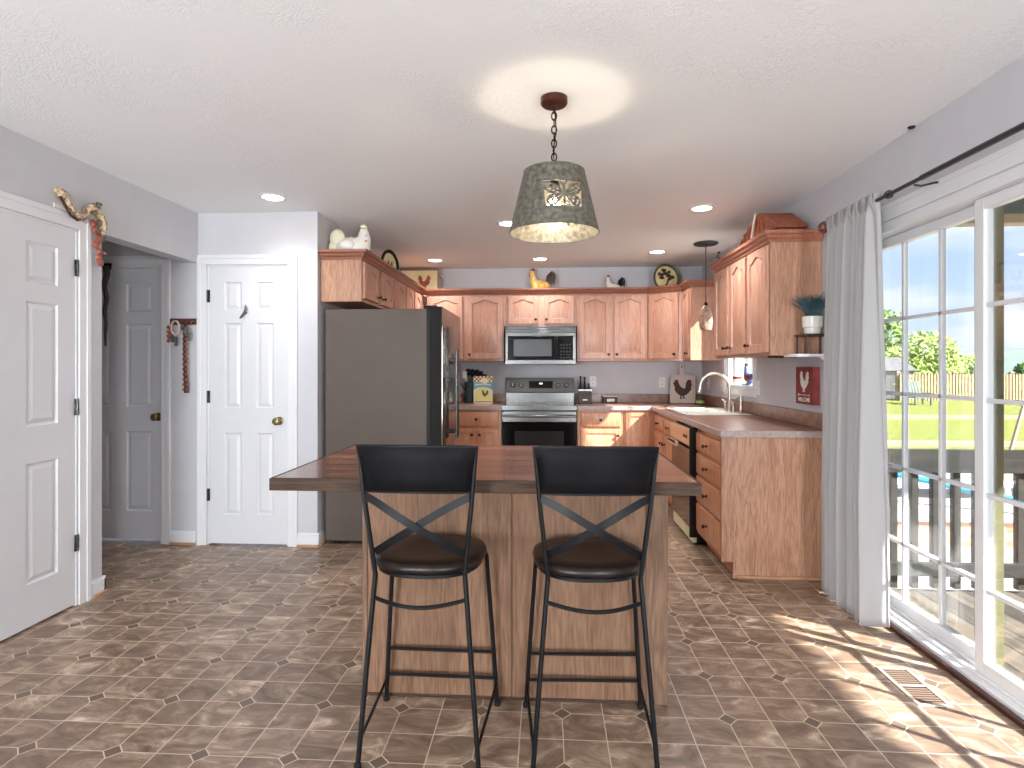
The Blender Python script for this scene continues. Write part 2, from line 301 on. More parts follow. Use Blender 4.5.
# ------------------------------------------------------------------ mesh builder
class MB:
    def __init__(s): s.v = []; s.f = []
    def add(s, vs_, fs, Mx=None):
        n = len(s.v); s.v += [(Mx @ Vector(p)) if Mx is not None else Vector(p) for p in vs_]
        s.f += [tuple(n + i for i in f) for f in fs]; return s
    def box(s, x0, x1, y0, y1, z0, z1, Mx=None):
        return s.add([(x0, y0, z0), (x1, y0, z0), (x1, y1, z0), (x0, y1, z0), (x0, y0, z1), (x1, y0, z1), (x1, y1, z1), (x0, y1, z1)],
                     [(0, 3, 2, 1), (4, 5, 6, 7), (0, 1, 5, 4), (1, 2, 6, 5), (2, 3, 7, 6), (3, 0, 4, 7)], Mx)
    def lathe(s, prof, c=(0, 0, 0), n=24, axis='Z', Mx=None, closed=False):
        vs_ = []; fs = []
        for r, z in prof:
            for i in range(n):
                a = 2 * PI * i / n; p = (r * math.cos(a), r * math.sin(a), z)
                if axis == 'X': p = (p[2], p[0], p[1])
                if axis == 'Y': p = (p[0], p[2], p[1])
                vs_.append((p[0] + c[0], p[1] + c[1], p[2] + c[2]))
        k = len(prof)
        for j in range(k - 1 if not closed else k):
            for i in range(n):
                a, b = j * n + i, j * n + (i + 1) % n; c2, d = ((j + 1) % k) * n + (i + 1) % n, ((j + 1) % k) * n + i
                fs.append((a, b, c2, d) if axis != 'Y' else (d, c2, b, a))
        if not closed:
            fs.append(tuple(reversed(range(n))) if axis != 'Y' else tuple(range(n)))
            q = tuple(range((k - 1) * n, k * n)); fs.append(q if axis != 'Y' else tuple(reversed(q)))
        return s.add(vs_, fs, Mx)
    def tube(s, pts, r, n=8, closed=False, Mx=None, flat=None):
        pts = [Vector(p) for p in pts]; k = len(pts); vs_ = []; fs = []; up = None
        for j, p in enumerate(pts):
            a = pts[(j - 1) % k] if (closed or j > 0) else p; b = pts[(j + 1) % k] if (closed or j < k - 1) else p
            t = (b - a).normalized() if (b - a).length > 1e-9 else Vector((0, 0, 1))
            if up is None: up = Vector((0, 0, 1)) if abs(t.z) < .9 else Vector((1, 0, 0))
            u = (up - t * up.dot(t)); u = u.normalized() if u.length > 1e-6 else t.orthogonal().normalized(); up = u; v = t.cross(u)
            rr = r[j] if isinstance(r, (list, tuple)) else r; ru, rv = (rr, rr) if flat is None else (rr * flat[0], rr * flat[1])
            for i in range(n):
                an = 2 * PI * i / n + PI / n; vs_.append(p + u * math.cos(an) * ru + v * math.sin(an) * rv)
        for j in range(k if closed else k - 1):
            for i in range(n):
                fs.append((j * n + i, j * n + (i + 1) % n, ((j + 1) % k) * n + (i + 1) % n, ((j + 1) % k) * n + i))
        if not closed: fs.append(tuple(reversed(range(n)))); fs.append(tuple(range((k - 1) * n, k * n)))
        return s.add(vs_, fs, Mx)
    def ball(s, c, r, n=14, m=9, Mx=None):
        if isinstance(r, (int, float)): r = (r, r, r)
        vs_ = [(c[0], c[1], c[2] - r[2])]; fs = []
        for j in range(1, m):
            b = PI * j / m
            for i in range(n):
                a = 2 * PI * i / n; vs_.append((c[0] + r[0] * math.sin(b) * math.cos(a), c[1] + r[1] * math.sin(b) * math.sin(a), c[2] - r[2] * math.cos(b)))
        vs_.append((c[0], c[1], c[2] + r[2])); L = len(vs_) - 1
        for i in range(n):
            fs.append((0, 1 + (i + 1) % n, 1 + i)); fs.append((L, L - n + i, L - n + (i + 1) % n))
            for j in range(m - 2):
                a = 1 + j * n; fs.append((a + i, a + (i + 1) % n, a + n + (i + 1) % n, a + n + i))
        return s.add(vs_, fs, Mx)
    def prism(s, pts, d0, d1, plane='XZ', Mx=None):       # 2-D outline extruded across its plane
        f = {'XZ': lambda a, b, d: (a, d, b), 'YZ': lambda a, b, d: (d, a, b), 'XY': lambda a, b, d: (a, b, d)}[plane]
        k = len(pts); vs_ = [f(a, b, d0) for a, b in pts] + [f(a, b, d1) for a, b in pts]
        fs = [tuple(range(k)), tuple(reversed(range(k, 2 * k)))] + [(i, k + i, k + (i + 1) % k, (i + 1) % k) for i in range(k)]
        return s.add(vs_, fs, Mx)
    def loops(s, L, Mx=None, cap=True, capstart=False):   # bridge equal-length closed loops
        n = len(L[0]); vs_ = [p for l in L for p in l]; fs = []
        for j in range(len(L) - 1):
            for i in range(n): fs.append((j * n + i, j * n + (i + 1) % n, (j + 1) * n + (i + 1) % n, (j + 1) * n + i))
        if cap: fs.append(tuple(range((len(L) - 1) * n, len(L) * n)))
        if capstart: fs.append(tuple(reversed(range(n))))
        return s.add(vs_, fs, Mx)
    def build(s, name, mat, parent=None, bevel=0, smooth=35, at=None, seg=2, fix=True):
        me = bpy.data.meshes.new(name); O = Vector((0, 0, 0))
        o = bpy.data.objects.new(name, me)
        if parent is not None: O = Vector(parent.get('_o', (0, 0, 0))); o.parent = parent
        else:
            if at is None:
                xs = [v[0] for v in s.v]; ys = [v[1] for v in s.v]; zs = [v[2] for v in s.v]
                at = ((min(xs) + max(xs)) / 2, (min(ys) + max(ys)) / 2, min(zs))
            O = Vector(at); o.location = at
        o['_o'] = tuple(O)
        me.from_pydata([tuple(v - O) for v in s.v], [], s.f)
        if fix:
            bm = bmesh.new(); bm.from_mesh(me); bmesh.ops.recalc_face_normals(bm, faces=bm.faces); bm.to_mesh(me); bm.free()
        if smooth:
            for p in me.polygons: p.use_smooth = True
            me.set_sharp_from_angle(angle=math.radians(smooth))
        me.materials.append(M[mat] if isinstance(mat, str) else mat)
        C.objects.link(o)
        if bevel:
            b = o.modifiers.new('bevel', 'BEVEL'); b.width = bevel; b.segments = seg; b.limit_method = 'ANGLE'; b.angle_limit = math.radians(40); b.harden_normals = False
        return o

def tag(o, label, cat, group=None):
    o['label'] = label; o['category'] = cat
    if group: o['group'] = group
    return o
def thing(name, label, cat, loc=(0, 0, 0), group=None):
    o = bpy.data.objects.new(name, None); C.objects.link(o); o.location = loc; o['_o'] = tuple(loc); o.empty_display_size = .1
    return tag(o, label, cat, group)
def struct(o): o['kind'] = 'structure'; return o
def copy_tree(o, parent=None):
    c = o.copy(); C.objects.link(c); c.parent = parent
    for ch in [x for x in bpy.data.objects if x.parent == o]: copy_tree(ch, c)
    return c
def mapM(loc, rz=0): return Matrix.Translation(Vector(loc)) @ Matrix.Rotation(rz, 4, 'Z')

def text_mb(txt, size, Mx, extrude=.001):
    cu = bpy.data.curves.new('t', 'FONT'); cu.body = txt; cu.size = size; cu.extrude = extrude; cu.align_x = 'CENTER'; cu.align_y = 'CENTER'
    o = bpy.data.objects.new('t', cu); C.objects.link(o)
    me = bpy.data.meshes.new_from_object(o.evaluated_get(bpy.context.evaluated_depsgraph_get()))
    mb = MB(); mb.add([tuple(v.co) for v in me.vertices], [tuple(p.vertices) for p in me.polygons], Mx @ Matrix.Rotation(PI / 2, 4, 'X'))
    bpy.data.objects.remove(o); bpy.data.curves.remove(cu); return mb

# ------------------------------------------------------------------ the room shell
XL, XR, YB, ZC = -2.56, 1.74, 6.55, 2.44
YP = 4.10            # pantry wall
XF = -1.66           # wall behind the refrigerator
YREAR = -2.6
struct(MB().box(-3.9, 1.89, YREAR - .15, 6.7, -.12, 0).build('floor', 'floor', smooth=0, at=(0, 0, 0)))
struct(MB().box(-3.9, 1.89, YREAR - .15, 6.7, ZC, ZC + .12).build('ceiling', 'ceil', smooth=0, at=(0, 0, 0)))
struct(MB().box(XF - .12, 1.89, YB, YB + .15, 0, ZC).build('wall_back', 'wall', smooth=0, at=(0, 0, 0)))
# right wall with the sliding door and the window over the sink
DY0, DY1, DZ1 = 1.40, 3.45, 2.045
WY0, WY1, WZ0, WZ1 = 4.93, 5.64, 1.12, 2.16
wr = MB()
wr.box(XR, 1.89, YREAR, DY0, 0, ZC); wr.box(XR, 1.89, DY0, DY1, DZ1, ZC); wr.box(XR, 1.89, DY1, WY0, 0, ZC)
wr.box(XR, 1.89, WY0, WY1, 0, WZ0); wr.box(XR, 1.89, WY0, WY1, WZ1, ZC); wr.box(XR, 1.89, WY1, YB, 0, ZC)
struct(wr.build('wall_right', 'wall', smooth=0, at=(0, 0, 0)))
# left wall: door recess 2.24-3.00, end at 3.18, header over the hall opening
wl = MB()
wl.box(XL - .12, XL, YREAR, 2.22, 0, ZC); wl.box(XL - .12, XL, 2.22, 3.015, 2.055, ZC); wl.box(XL - .12, XL, 3.015, 3.18, 0, ZC); wl.box(XL - .12, XL, 3.18, YP, 2.077, ZC)
struct(wl.build('wall_left', 'wall', smooth=0, at=(0, 0, 0)))
wp = MB()
wp.box(-3.9, -3.62, YP, YP + .12, 0, ZC); wp.box(-3.62, -2.83, YP, YP + .12, 2.06, ZC); wp.box(-2.83, -2.495, YP, YP + .12, 0, ZC)
wp.box(-2.495, -1.87, YP, YP + .12, 2.06, ZC); wp.box(-1.87, XF, YP, YP + .12, 0, ZC); 
struct(wp.build('wall_pantry', 'wall', smooth=0, at=(0, 0, 0)))
struct(MB().box(XF - .1, XF, YP + .12, YB, 0, ZC).build('wall_fridge', 'wall', smooth=0, at=(0, 0, 0)))
struct(MB().box(-3.9, -3.78, YREAR, YP, 0, ZC).build('wall_hall', 'wall', smooth=0, at=(0, 0, 0)))
struct(MB().box(-3.78, XL - .12, 2.1, 2.2, 0, ZC).build('wall_closet_side', 'wall', smooth=0, at=(0, 0, 0)))
wf = MB()
wf.box(-3.9, -2.5, YREAR - .15, YREAR, 0, ZC); wf.box(-1.15, 1.05, YREAR - .15, YREAR, 0, ZC); wf.box(1.7, 1.89, YREAR - .15, YREAR, 0, ZC); wf.box(-2.5, -1.15, YREAR - .15, YREAR, 2.1, ZC); wf.box(1.05, 1.7, YREAR - .15, YREAR, 2.1, ZC); wf.box(-2.5, -1.15, YREAR - .15, YREAR, 0, .2); wf.box(1.05, 1.7, YREAR - .15, YREAR, 0, .2)
struct(wf.build('wall_front', 'wall', smooth=0, at=(0, 0, 0)))
for k_, (xa, xb_) in enumerate(((-2.5, -1.15), (1.05, 1.7))):  # both rear windows are invented, unseen openings for the fill lights
    w2 = struct(MB().box(xa, xb_, YREAR - .12, YREAR - .1, .2, 2.1).build('window_%d' % (k_ + 2), 'glass', smooth=0))
    wfm = MB(); xm_ = (xa + xb_) / 2
    for xx in (xa, xm_ - .03, xb_ - .06): wfm.box(xx, xx + .06, YREAR - .1, YREAR - .06, .2, 2.1)
    wfm.box(xa, xb_, YREAR - .1, YREAR - .06, .2, .26); wfm.box(xa, xb_, YREAR - .1, YREAR - .06, 2.04, 2.1)
    wfm.build('window_frame', 'trim', w2)

# baseboards
def base(name, x0, x1, y0, y1, face):
    b = MB(); t = .014
    if face == '-y': b.box(x0, x1, y0 - t, y0, 0, .085); b.box(x0, x1, y0 - t * .6, y0, .085, .10); q = MB().box(x0, x1, y0 - t - .016, y0 - t, 0, .02)
    if face == '+x': b.box(x0, x0 + t, y0, y1, 0, .085); b.box(x0, x0 + t * .6, y0, y1, .085, .10); q = MB().box(x0 + t, x0 + t + .016, y0, y1, 0, .02)
    if face == '-x': b.box(x0 - t, x0, y0, y1, 0, .085); b.box(x0 - t * .6, x0, y0, y1, .085, .10); q = MB().box(x0 - t - .016, x0 - t, y0, y1, 0, .02)
    o = struct(b.build(name, 'trim', bevel=.002)); q.build('shoe_moulding', 'shoe', o, bevel=.004)
base('baseboard_pantry', -1.805, XF + .014, YP, YP, '-y')
base('baseboard_hall', -2.765, XL - .01, YP, YP, '-y')
base('baseboard_fridge', XF, XF, YP, YP + .1, '+x')
base('baseboard_left', XL, XL, 3.095, 3.194, '+x')
base('baseboard_left_rear', XL, XL, YREAR, 2.14, '+x')
base('baseboard_right', XR, XR, 3.54, 3.62, '-x')
# end of the left wall baseboard return
struct(MB().box(XL - .12, XL + .014, 3.18, 3.194, 0, .1).build('baseboard_end', 'trim', bevel=.002))

def casing(name, a0, a1, zt, wd, Mx):       # a door casing in local coordinates, front towards -y
    b = MB(); t = .018
    for (x0, x1) in ((a0 - wd, a0), (a1, a1 + wd)):
        o = x0 if x0 < a0 - wd / 2 else x1; inn = a0 if x0 < a0 - wd / 2 else a1
        b.box(x0, x1, -t * .62, 0, 0, zt + .0, Mx)
        lo, hi = (x0, x0 + wd * .4) if inn == a0 else (x1 - wd * .4, x1)
        b.box(lo, hi, -t, -t * .62, 0, zt + wd, Mx)
    b.box(a0 - wd, a1 + wd, -t * .62, 0, zt, zt + wd, Mx); b.box(a0 - wd * .6, a1 + wd * .6, -t, -t * .62, zt + wd * .6, zt + wd, Mx)
    # jamb lining
    b.box(a0, a0 + .012, 0, .11, 0, zt, Mx); b.box(a1 - .012, a1, 0, .11, 0, zt, Mx); b.box(a0, a1, 0, .11, zt - .012, zt, Mx)
    return struct(b.build(name, 'trim', bevel=.003))

def six_panel(name, x0, x1, zt, colw, Mx, cols=None):   # moulded six-panel leaf, front face -y at local y=0
    zb = .012; T = .035
    rows = [(.223, .824), (1.008, 1.632), (1.727, 1.933)]
    W = x1 - x0; cols = cols or [(x0 + .115, x0 + .115 + colw), (x1 - .115 - colw, x1 - .115)]
    xs = sorted({x0, x1, *[c for p in cols for c in p]}); zs = sorted({zb, zt, *[c for p in rows for c in p]})
    b = MB(); L = lambda a, c, d, e, y: [(a, y, c), (d, y, c), (d, y, e), (a, y, e)]
    for i in range(len(xs) - 1):
        for j in range(len(zs) - 1):
            a, d, c, e = xs[i], xs[i + 1], zs[j], zs[j + 1]
            if (a, d) in cols and (c, e) in rows:
                b.loops([L(a, c, d, e, 0), L(a + .008, c + .008, d - .008, e - .008, .009), L(a + .016, c + .016, d - .016, e - .016, .009), L(a + .036, c + .036, d - .036, e - .036, .002)], Mx)
            else: b.add(L(a, c, d, e, 0), [(0, 1, 2, 3)], Mx)
    b.add([(x0, 0, zb), (x1, 0, zb), (x1, 0, zt), (x0, 0, zt), (x0, T, zb), (x1, T, zb), (x1, T, zt), (x0, T, zt)], [(1, 0, 4, 5), (2, 1, 5, 6), (3, 2, 6, 7), (0, 3, 7, 4), (4, 7, 6, 5)], Mx)
    return struct(b.build(name, 'doorw', smooth=0, fix=False))
def knobset(door, x, z, Mx):
    b = MB(); b.lathe([(.001, 0), (.031, 0), (.031, -.004), (.026, -.008), (.012, -.011), (.011, -.028), (.02, -.036), (.028, -.046), (.028, -.056), (.02, -.064), (.001, -.067)], (x, 0, z), 20, 'Y', Mx)
    return b.build('door_handle', 'brass', door)
def hinge(door, x, z, Mx):
    b = MB(); b.box(x - .016, x + .016, -.003, 0, z - .045, z + .045, Mx); b.lathe([(.006, -.045), (.006, .045)], (x, -.007, z), 10, 'Z', Mx)
    return b.build('hinge', 'steel', door, bevel=.001)
# door_1: left wall door, faces +x
MX1 = mapM((XL, 0, 0), PI / 2)            # local x -> world y, local -y -> world +x
MX1i = mapM((XL - .004, 0, 0), PI / 2)
casing('trim_1', 2.225, 3.01, 2.055, .075, MX1)
d = six_panel('door_1', 2.240, 2.996, 2.045, .19, MX1i, cols=[(2.37, 2.56), (2.70, 2.885)])
for z in (1.845, 1.087, .345): hinge(d, 3.0, z, MX1)
# door_2: pantry closet
MX2 = mapM((0, YP, 0)); MX2i = mapM((0, YP + .006, 0))
casing('trim_2', -2.49, -1.875, 2.06, .07, MX2)
d = six_panel('door_2', -2.477, -1.888, 2.05, .129, MX2i, cols=[(-2.362, -2.233), (-2.12, -1.992)])
knobset(d, -1.945, .915, MX2)
for z in (1.83, 1.09, .37): hinge(d, -2.483, z, MX2)
# door_3: hall door, set back in its frame
MX3 = mapM((0, YP, 0)); MX3i = mapM((0, YP + .07, 0))
casing('trim_3', -3.615, -2.835, 2.06, .07, MX3)
d = six_panel('door_3', -3.603, -2.847, 2.05, .20, MX3i)
knobset(d, -2.91, .935, MX3i)

# ------------------------------------------------------------------ sliding glass door (door_4) and sink window (window_1)
d4 = MB(); fx0, fx1 = XR - .004, 1.87
d4.box(fx0, fx1, DY0, DY0 + .045, 0, DZ1); d4.box(fx0, fx1, DY1 - .045, DY1, 0, DZ1); d4.box(fx0, fx1, DY0, DY1, DZ1 - .05, DZ1); d4.box(fx0, fx1, DY0, DY1, 0, .035)
d4.box(1.768, 1.776, DY0, DY1, .035, .05); d4.box(1.815, 1.823, DY0, DY1, .035, .05)
D4 = struct(d4.build('door_4', 'trim', bevel=.003))
cs = MB()
cs.box(XR - .018, XR - .002, DY0 - .08, DY0, 0, DZ1 + .08); cs.box(XR - .018, XR - .002, DY1, DY1 + .08, 0, DZ1 + .08); cs.box(XR - .018, XR - .002, DY0, DY1, DZ1, DZ1 + .08); cs.box(XR - .026, XR - .018, DY0 - .08, DY1 + .08, DZ1 + .055, DZ1 + .08)
struct(cs.build('trim_4', 'trim', bevel=.003))
def sash(x, y0, y1, stile, grid_y, grid_z, name):
    s_ = MB(); z0, z1 = .036, DZ1 - .051; t = .02; gz0, gz1 = .10, 1.945
    s_.box(x - t, x + t, y0, y0 + stile, z0, z1); s_.box(x - t, x + t, y1 - stile, y1, z0, z1)
    s_.box(x - t, x + t, y0 + stile, y1 - stile, z0, gz0); s_.box(x - t, x + t, y0 + stile, y1 - stile, gz1, z1)
    p = s_.build(name, 'trim', D4, bevel=.003)
    g_ = MB().box(x - .004, x + .004, y0 + stile - .005, y1 - stile + .005, gz0 - .005, gz1 + .005).build('glass_pane', 'glass', p, smooth=0)
    mb = MB()
    for gy in grid_y: mb.box(x - .012, x + .012, gy - .009, gy + .009, gz0, gz1)
    for gz in grid_z: mb.box(x - .012, x + .012, y0 + stile, y1 - stile, gz - .009, gz + .009)
    mb.build('muntin_grid', 'trim', p, bevel=.002)
    return p
gz = (1.555, 1.165, .78, .39)
sash(1.845, 2.53, 3.405, .04, (2.80, 3.08), gz, 'fixed_panel')
sash(1.797, 1.445, 2.502, .05, (1.80, 2.10, ), gz, 'sliding_panel')
# brown threshold strip on the floor in front of the door
struct(MB().box(XR - .034, XR - .006, DY0 - .05, DY1 + .03, 0, .022).build('trim_5', 'shoeR' if 'shoeR' in M else 'copper', bevel=.008))

wm = MB()
wm.box(XR, 1.87, WY0, WY0 + .02, WZ0, WZ1); wm.box(XR, 1.87, WY1 - .02, WY1, WZ0, WZ1); wm.box(XR, 1.87, WY0, WY1, WZ0, WZ0 + .03); wm.box(XR, 1.87, WY0, WY1, WZ1 - .03, WZ1)
W1 = struct(wm.build('window_1', 'trim', bevel=.002))
cs = MB(); cw = .06
cs.box(XR - .016, XR - .001, WY0 - cw, WY0, WZ0 - cw, WZ1 + cw); cs.box(XR - .016, XR - .001, WY1, WY1 + cw, WZ0 - cw, WZ1 + cw); cs.box(XR - .016, XR - .001, WY0, WY1, WZ0 - cw, WZ0); cs.box(XR - .016, XR - .001, WY0, WY1, WZ1, WZ1 + cw)
cs.build('window_frame', 'trim', W1, bevel=.002)
ws = MB(); ws.box(1.80, 1.83, WY0 + .03, WY1 - .03, 1.50, 1.54); ws.box(1.80, 1.83, WY0 + .02, WY0 + .035, WZ0 + .03, WZ1 - .03); ws.box(1.80, 1.83, WY1 - .035, WY1 - .02, WZ0 + .03, WZ1 - .03); ws.box(1.805, 1.825, 5.267, 5.277, WZ0 + .03, WZ1 - .03)
ws.build('window_sash', 'trim', W1, bevel=.002)
MB().box(1.812, 1.818, WY0 + .05, WY1 - .05, WZ0 + .03, WZ1 - .03).build('pane', 'glass', W1, smooth=0)

# ------------------------------------------------------------------ cabinets
def arch_loop(x0, x1, z0, z1, rise, y, n=24, shoulder=.12):
    W = x1 - x0; pts = [(x0, y, z0), (x1, y, z0)]
    for i in range(n + 1):
        u = 1 - i / n; v = min(1, max(0, (u - shoulder) / (1 - 2 * shoulder)))
        q_ = min(1, 1.9 * min(v, 1 - v)); q_ = q_ * q_ * (3 - 2 * q_); h = (.5 * q_ + .5 * math.sin(PI * v)) if rise else 0
        pts.append((x0 + W * u, y, z1 - rise + rise * h))
    return pts
def cab_door(parent, x0, x1, z0, z1, Mx, rise=.035, mat='oak', knob=None, fr=.055, name='door'):
    """slab whose front is local -y; knob = (x, z)"""
    T = .02; b = MB(); n = 24
    def outer(i, y):
        p = [(x0 + i, y, z0 + i), (x1 - i, y, z0 + i)]
        for k in range(n + 1): p.append((x1 - i - (x1 - x0 - 2 * i) * k / n, y, z1 - i))
        return p
    def inner(i, y):
        return arch_loop(x0 + fr + i, x1 - fr - i, z0 + fr + i, z1 - fr * .72 - i, rise, y, n)
    b.loops([outer(0, 0), outer(0, -T + .005), outer(.005, -T), inner(0, -T), inner(.004, -T + .010), inner(.011, -T + .010), inner(.030, -T + .002)], Mx, cap=True, capstart=True)
    o = b.build(name, mat, parent, smooth=25)
    if knob: pull(o, knob[0], -T, knob[1], Mx)
    return o
def pull(parent, x, y, z, Mx):
    b = MB(); b.lathe([(.001, 0), (.011, 0), (.011, -.003), (.005, -.006), (.005, -.016), (.012, -.021), (.014, -.027), (.009, -.032), (.001, -.033)], (x, y, z), 12, 'Y', Mx)
    b.tube([(x - .016, y - .024, z), (x + .016, y - .024, z)], .0055, 8, Mx=Mx)
    return b.build('knob', 'bronze', parent)
def drawer(parent, x0, x1, z0, z1, Mx, mat='oakb', name='drawer', knob=True):
    T = .02; L = lambda i, y: [(x0 + i, y, z0 + i), (x1 - i, y, z0 + i), (x1 - i, y, z1 - i), (x0 + i, y, z1 - i)]
    b = MB().loops([L(0, 0), L(0, -T + .006), L(.004, -T + .003), L(.012, -T)], Mx, capstart=True)
    o = b.build(name, mat, parent, smooth=25)
    if knob: pull(o, (x0 + x1) / 2, -T, (z0 + z1) / 2, Mx)
    return o
# upper cabinets (front frame towards local -y)
MB_ = mapM((0, 6.24, 0)); UZ0, UZ1 = 1.38, 2.105
def upper(label, x0, x1, z0, z1, doors, Mx, depth=.31, group=None, endmat=None, rise=.035):
    """doors: list of (x0, x1, knob side -1/+1/0)"""
    c = Mx @ Vector(((x0 + x1) / 2, depth / 2, z0))
    t = thing('wall_cabinet', label, 'cabinet', c, group)
    b = MB(); b.box(x0, x1, 0, depth - .004, z0, z1, Mx); b.build('body', endmat or 'oak', t, bevel=.0015)
    for a, e, k in doors:
        kn = None if not k else ((e - .028, z0 + .07) if k > 0 else (a + .028, z0 + .07))
        cab_door(t, a, e, z0 + .022, z1 - .02, Mx, rise, knob=kn)
    return t
upper('oak wall cabinet with two arched doors in the back row, left of the microwave', -1.30, -.457, UZ0, UZ1, [(-1.28, -.905, 0), (-.857, -.467, -1)], MB_)
upper('short oak wall cabinet with two small arched doors above the microwave', -.455, .333, 1.757, UZ1, [(-.411, -.083, 1), (-.023, .303, -1)], MB_, rise=.03)
upper('oak wall cabinet with two tall arched doors right of the microwave', .335, 1.083, UZ0, UZ1, [(.354, .695, 1), (.727, 1.062, -1)], MB_)
# diagonal corner cabinet
A, B = Vector((1.088, 6.24)), Vector((1.385, 6.06)); dv = (B - A); ang = math.atan2(dv.y, dv.x); wdt = dv.length
t = thing('wall_cabinet', 'oak corner wall cabinet with one arched door set at an angle', 'cabinet', (1.4, 6.4, UZ0))
MB().prism([(1.088, 6.24), (1.385, 6.06), (XR - .004, 6.06), (XR - .004, YB - .004), (1.088, YB - .004)], UZ0, UZ1, 'XY').build('body', 'oak', t)
MXD = mapM((A.x, A.y, 0), ang)
cab_door(t, .015, wdt - .012, UZ0 + .022, UZ1 - .02, MXD, knob=(wdt - .05, UZ0 + .07))
# narrow cabinet between corner and window, faces -x
def MXR(x): return mapM((x, 0, 0), -PI / 2)          # local x -> -world y, local -y -> world -x
t = thing('wall_cabinet', 'narrow oak wall cabinet with pale sunlit end panel left of the sink window', 'cabinet', (1.58, 5.9, UZ0))
MB().box(1.42, XR - .004, 5.765, 6.056, UZ0, UZ1).build('body', 'oak', t, bevel=.0015)
cab_door(t, -6.04, -5.785, UZ0 + .022, UZ1 - .02, MXR(1.42), knob=(-5.815, UZ0 + .07), fr=.045)
MB().box(1.405, 1.419, 5.79, 5.80, UZ1 - .10, UZ1 - .05).build('hinge', 'bronze', t)
# three-door cabinet right of the window
t = thing('wall_cabinet', 'large oak wall cabinet with three arched doors between sink window and curtain', 'cabinet', (1.58, 4.3, UZ0))
MB().box(1.42, XR - .004, 3.745, 4.915, UZ0, UZ1).build('body', 'oakend', t, bevel=.0015)
for a, e_, kx in ((4.895, 4.555, 4.585), (4.505, 4.16, 4.475), (4.115, 3.77, 4.085)):
    cab_door(t, -a, -e_, UZ0 + .022, UZ1 - .02, MXR(1.42), knob=(-kx, UZ0 + .075))
MB().box(1.50, 1.66, 3.9, 4.0, UZ0 - .012, UZ0).build('cup_hook_rail', 'bronze', t)
# left run, faces +x
def MXL(x): return mapM((x, 0, 0), PI / 2)
t = thing('wall_cabinet', 'shallow oak wall cabinet above the refrigerator with two small arched doors', 'cabinet', (-1.5, 4.5, 1.79))
MB().box(XF + .004, -1.35, 4.15, 4.985, 1.79, UZ1).build('body', 'oakend', t, bevel=.0015)
cab_door(t, 4.175, 4.535, 1.815, UZ1 - .02, MXL(-1.35), .03, knob=(4.50, 1.86)); cab_door(t, 4.60, 4.97, 1.815, UZ1 - .02, MXL(-1.35), .03, knob=(4.63, 1.86))
t = thing('wall_cabinet', 'oak wall cabinet with three arched doors behind the refrigerator top on the left wall', 'cabinet', (-1.5, 5.6, UZ0))
MB().box(XF + .004, -1.35, 4.987, 6.54, UZ0, UZ1).build('body', 'oak', t, bevel=.0015)
for a, e_ in ((5.02, 5.40), (5.45, 5.75), (5.80, 6.10)): cab_door(t, a, e_, UZ0 + .022, UZ1 - .02, MXL(-1.35), knob=(e_ - .03, UZ0 + .07))

def crown(name, label, path, mat='oakx'):
    prof = [(0, UZ1 - .006), (.008, UZ1 - .006), (.012, UZ1 + .006), (.026, UZ1 + .018), (.032, UZ1 + .034), (.046, UZ1 + .042), (.05, UZ1 + .060), (0, UZ1 + .060)]
    path = [Vector(p) for p in path]; L = []
    for i, p in enumerate(path):
        a = (path[i] - path[i - 1]).normalized() if i else None; c = (path[i + 1] - path[i]).normalized() if i < len(path) - 1 else None
        nrm = lambda d: Vector((d.y, -d.x))
        if a is None: n = nrm(c)
        elif c is None: n = nrm(a)
        else:
            n = (nrm(a) + nrm(c)).normalized(); n = n / max(.3, n.dot(nrm(a)))
        L.append([(p.x + n.x * o, p.y + n.y * o, z) for o, z in prof])
    b = MB(); k = len(prof)
    b.loops(L, cap=True, capstart=True)
    o = b.build(name, mat, smooth=25); return tag(o, label, 'crown molding')
crown('crown_molding', 'oak crown molding along the top of the left and back wall cabinets up to the corner', [(-1.655, 4.148), (-1.348, 4.148), (-1.348, 6.238), (1.086, 6.238), (1.383, 6.058), (1.418, 6.058), (1.418, 5.763), (1.735, 5.763)])
crown('crown_molding', 'oak crown molding on top of the three-door cabinet near the curtain', [(1.735, 4.917), (1.418, 4.917), (1.418, 3.743), (1.735, 3.743)], 'oaky')

# base cabinets, back wall (face y=5.94)
MBB = mapM((0, 5.95, 0)); BZ = .875
def toe_box(b, x0, x1, y0, y1, face, z1=BZ):
    if face == '-y': b.box(x0, x1, y0, y1, .1, z1); b.box(x0, x1, y0 + .07, y1, 0, .1)
    else: b.box(x0, x1, y0, y1, .1, z1); b.box(x0 + .07, x1, y0, y1, 0, .1)
    return b
t = thing('base_cabinet', 'oak base cabinet with one drawer and two doors between refrigerator and range', 'cabinet', (-.9, 6.2, 0))
toe_box(MB(), -1.65, -.46, 5.95, 6.54, '-y').build('body', 'oakb', t, bevel=.0015)
drawer(t, -.945, -.49, .70, .85, MBB); cab_door(t, -.945, -.735, .13, .675, MBB, 0, 'oakb', knob=(-.765, .615)); cab_door(t, -.715, -.49, .13, .675, MBB, 0, 'oakb', knob=(-.685, .615))
t = thing('base_cabinet', 'oak base cabinet with one drawer and one door right of the range in sunlight', 'cabinet', (.55, 6.2, 0))
toe_box(MB(), .322, .79, 5.95, 6.54, '-y').build('body', 'oakb', t, bevel=.0015)
drawer(t, .352, .765, .70, .85, MBB); cab_door(t, .352, .765, .13, .675, MBB, 0, 'oakb', knob=(.73, .615))
t = thing('base_cabinet', 'oak corner base cabinet with a full-height door below the cutting board', 'cabinet', (1.1, 6.2, 0))
toe_box(MB(), .792, 1.73, 5.95, 6.54, '-y').build('body', 'oakb', t, bevel=.0015)
cab_door(t, .81, 1.05, .13, .85, MBB, 0, 'oakb')
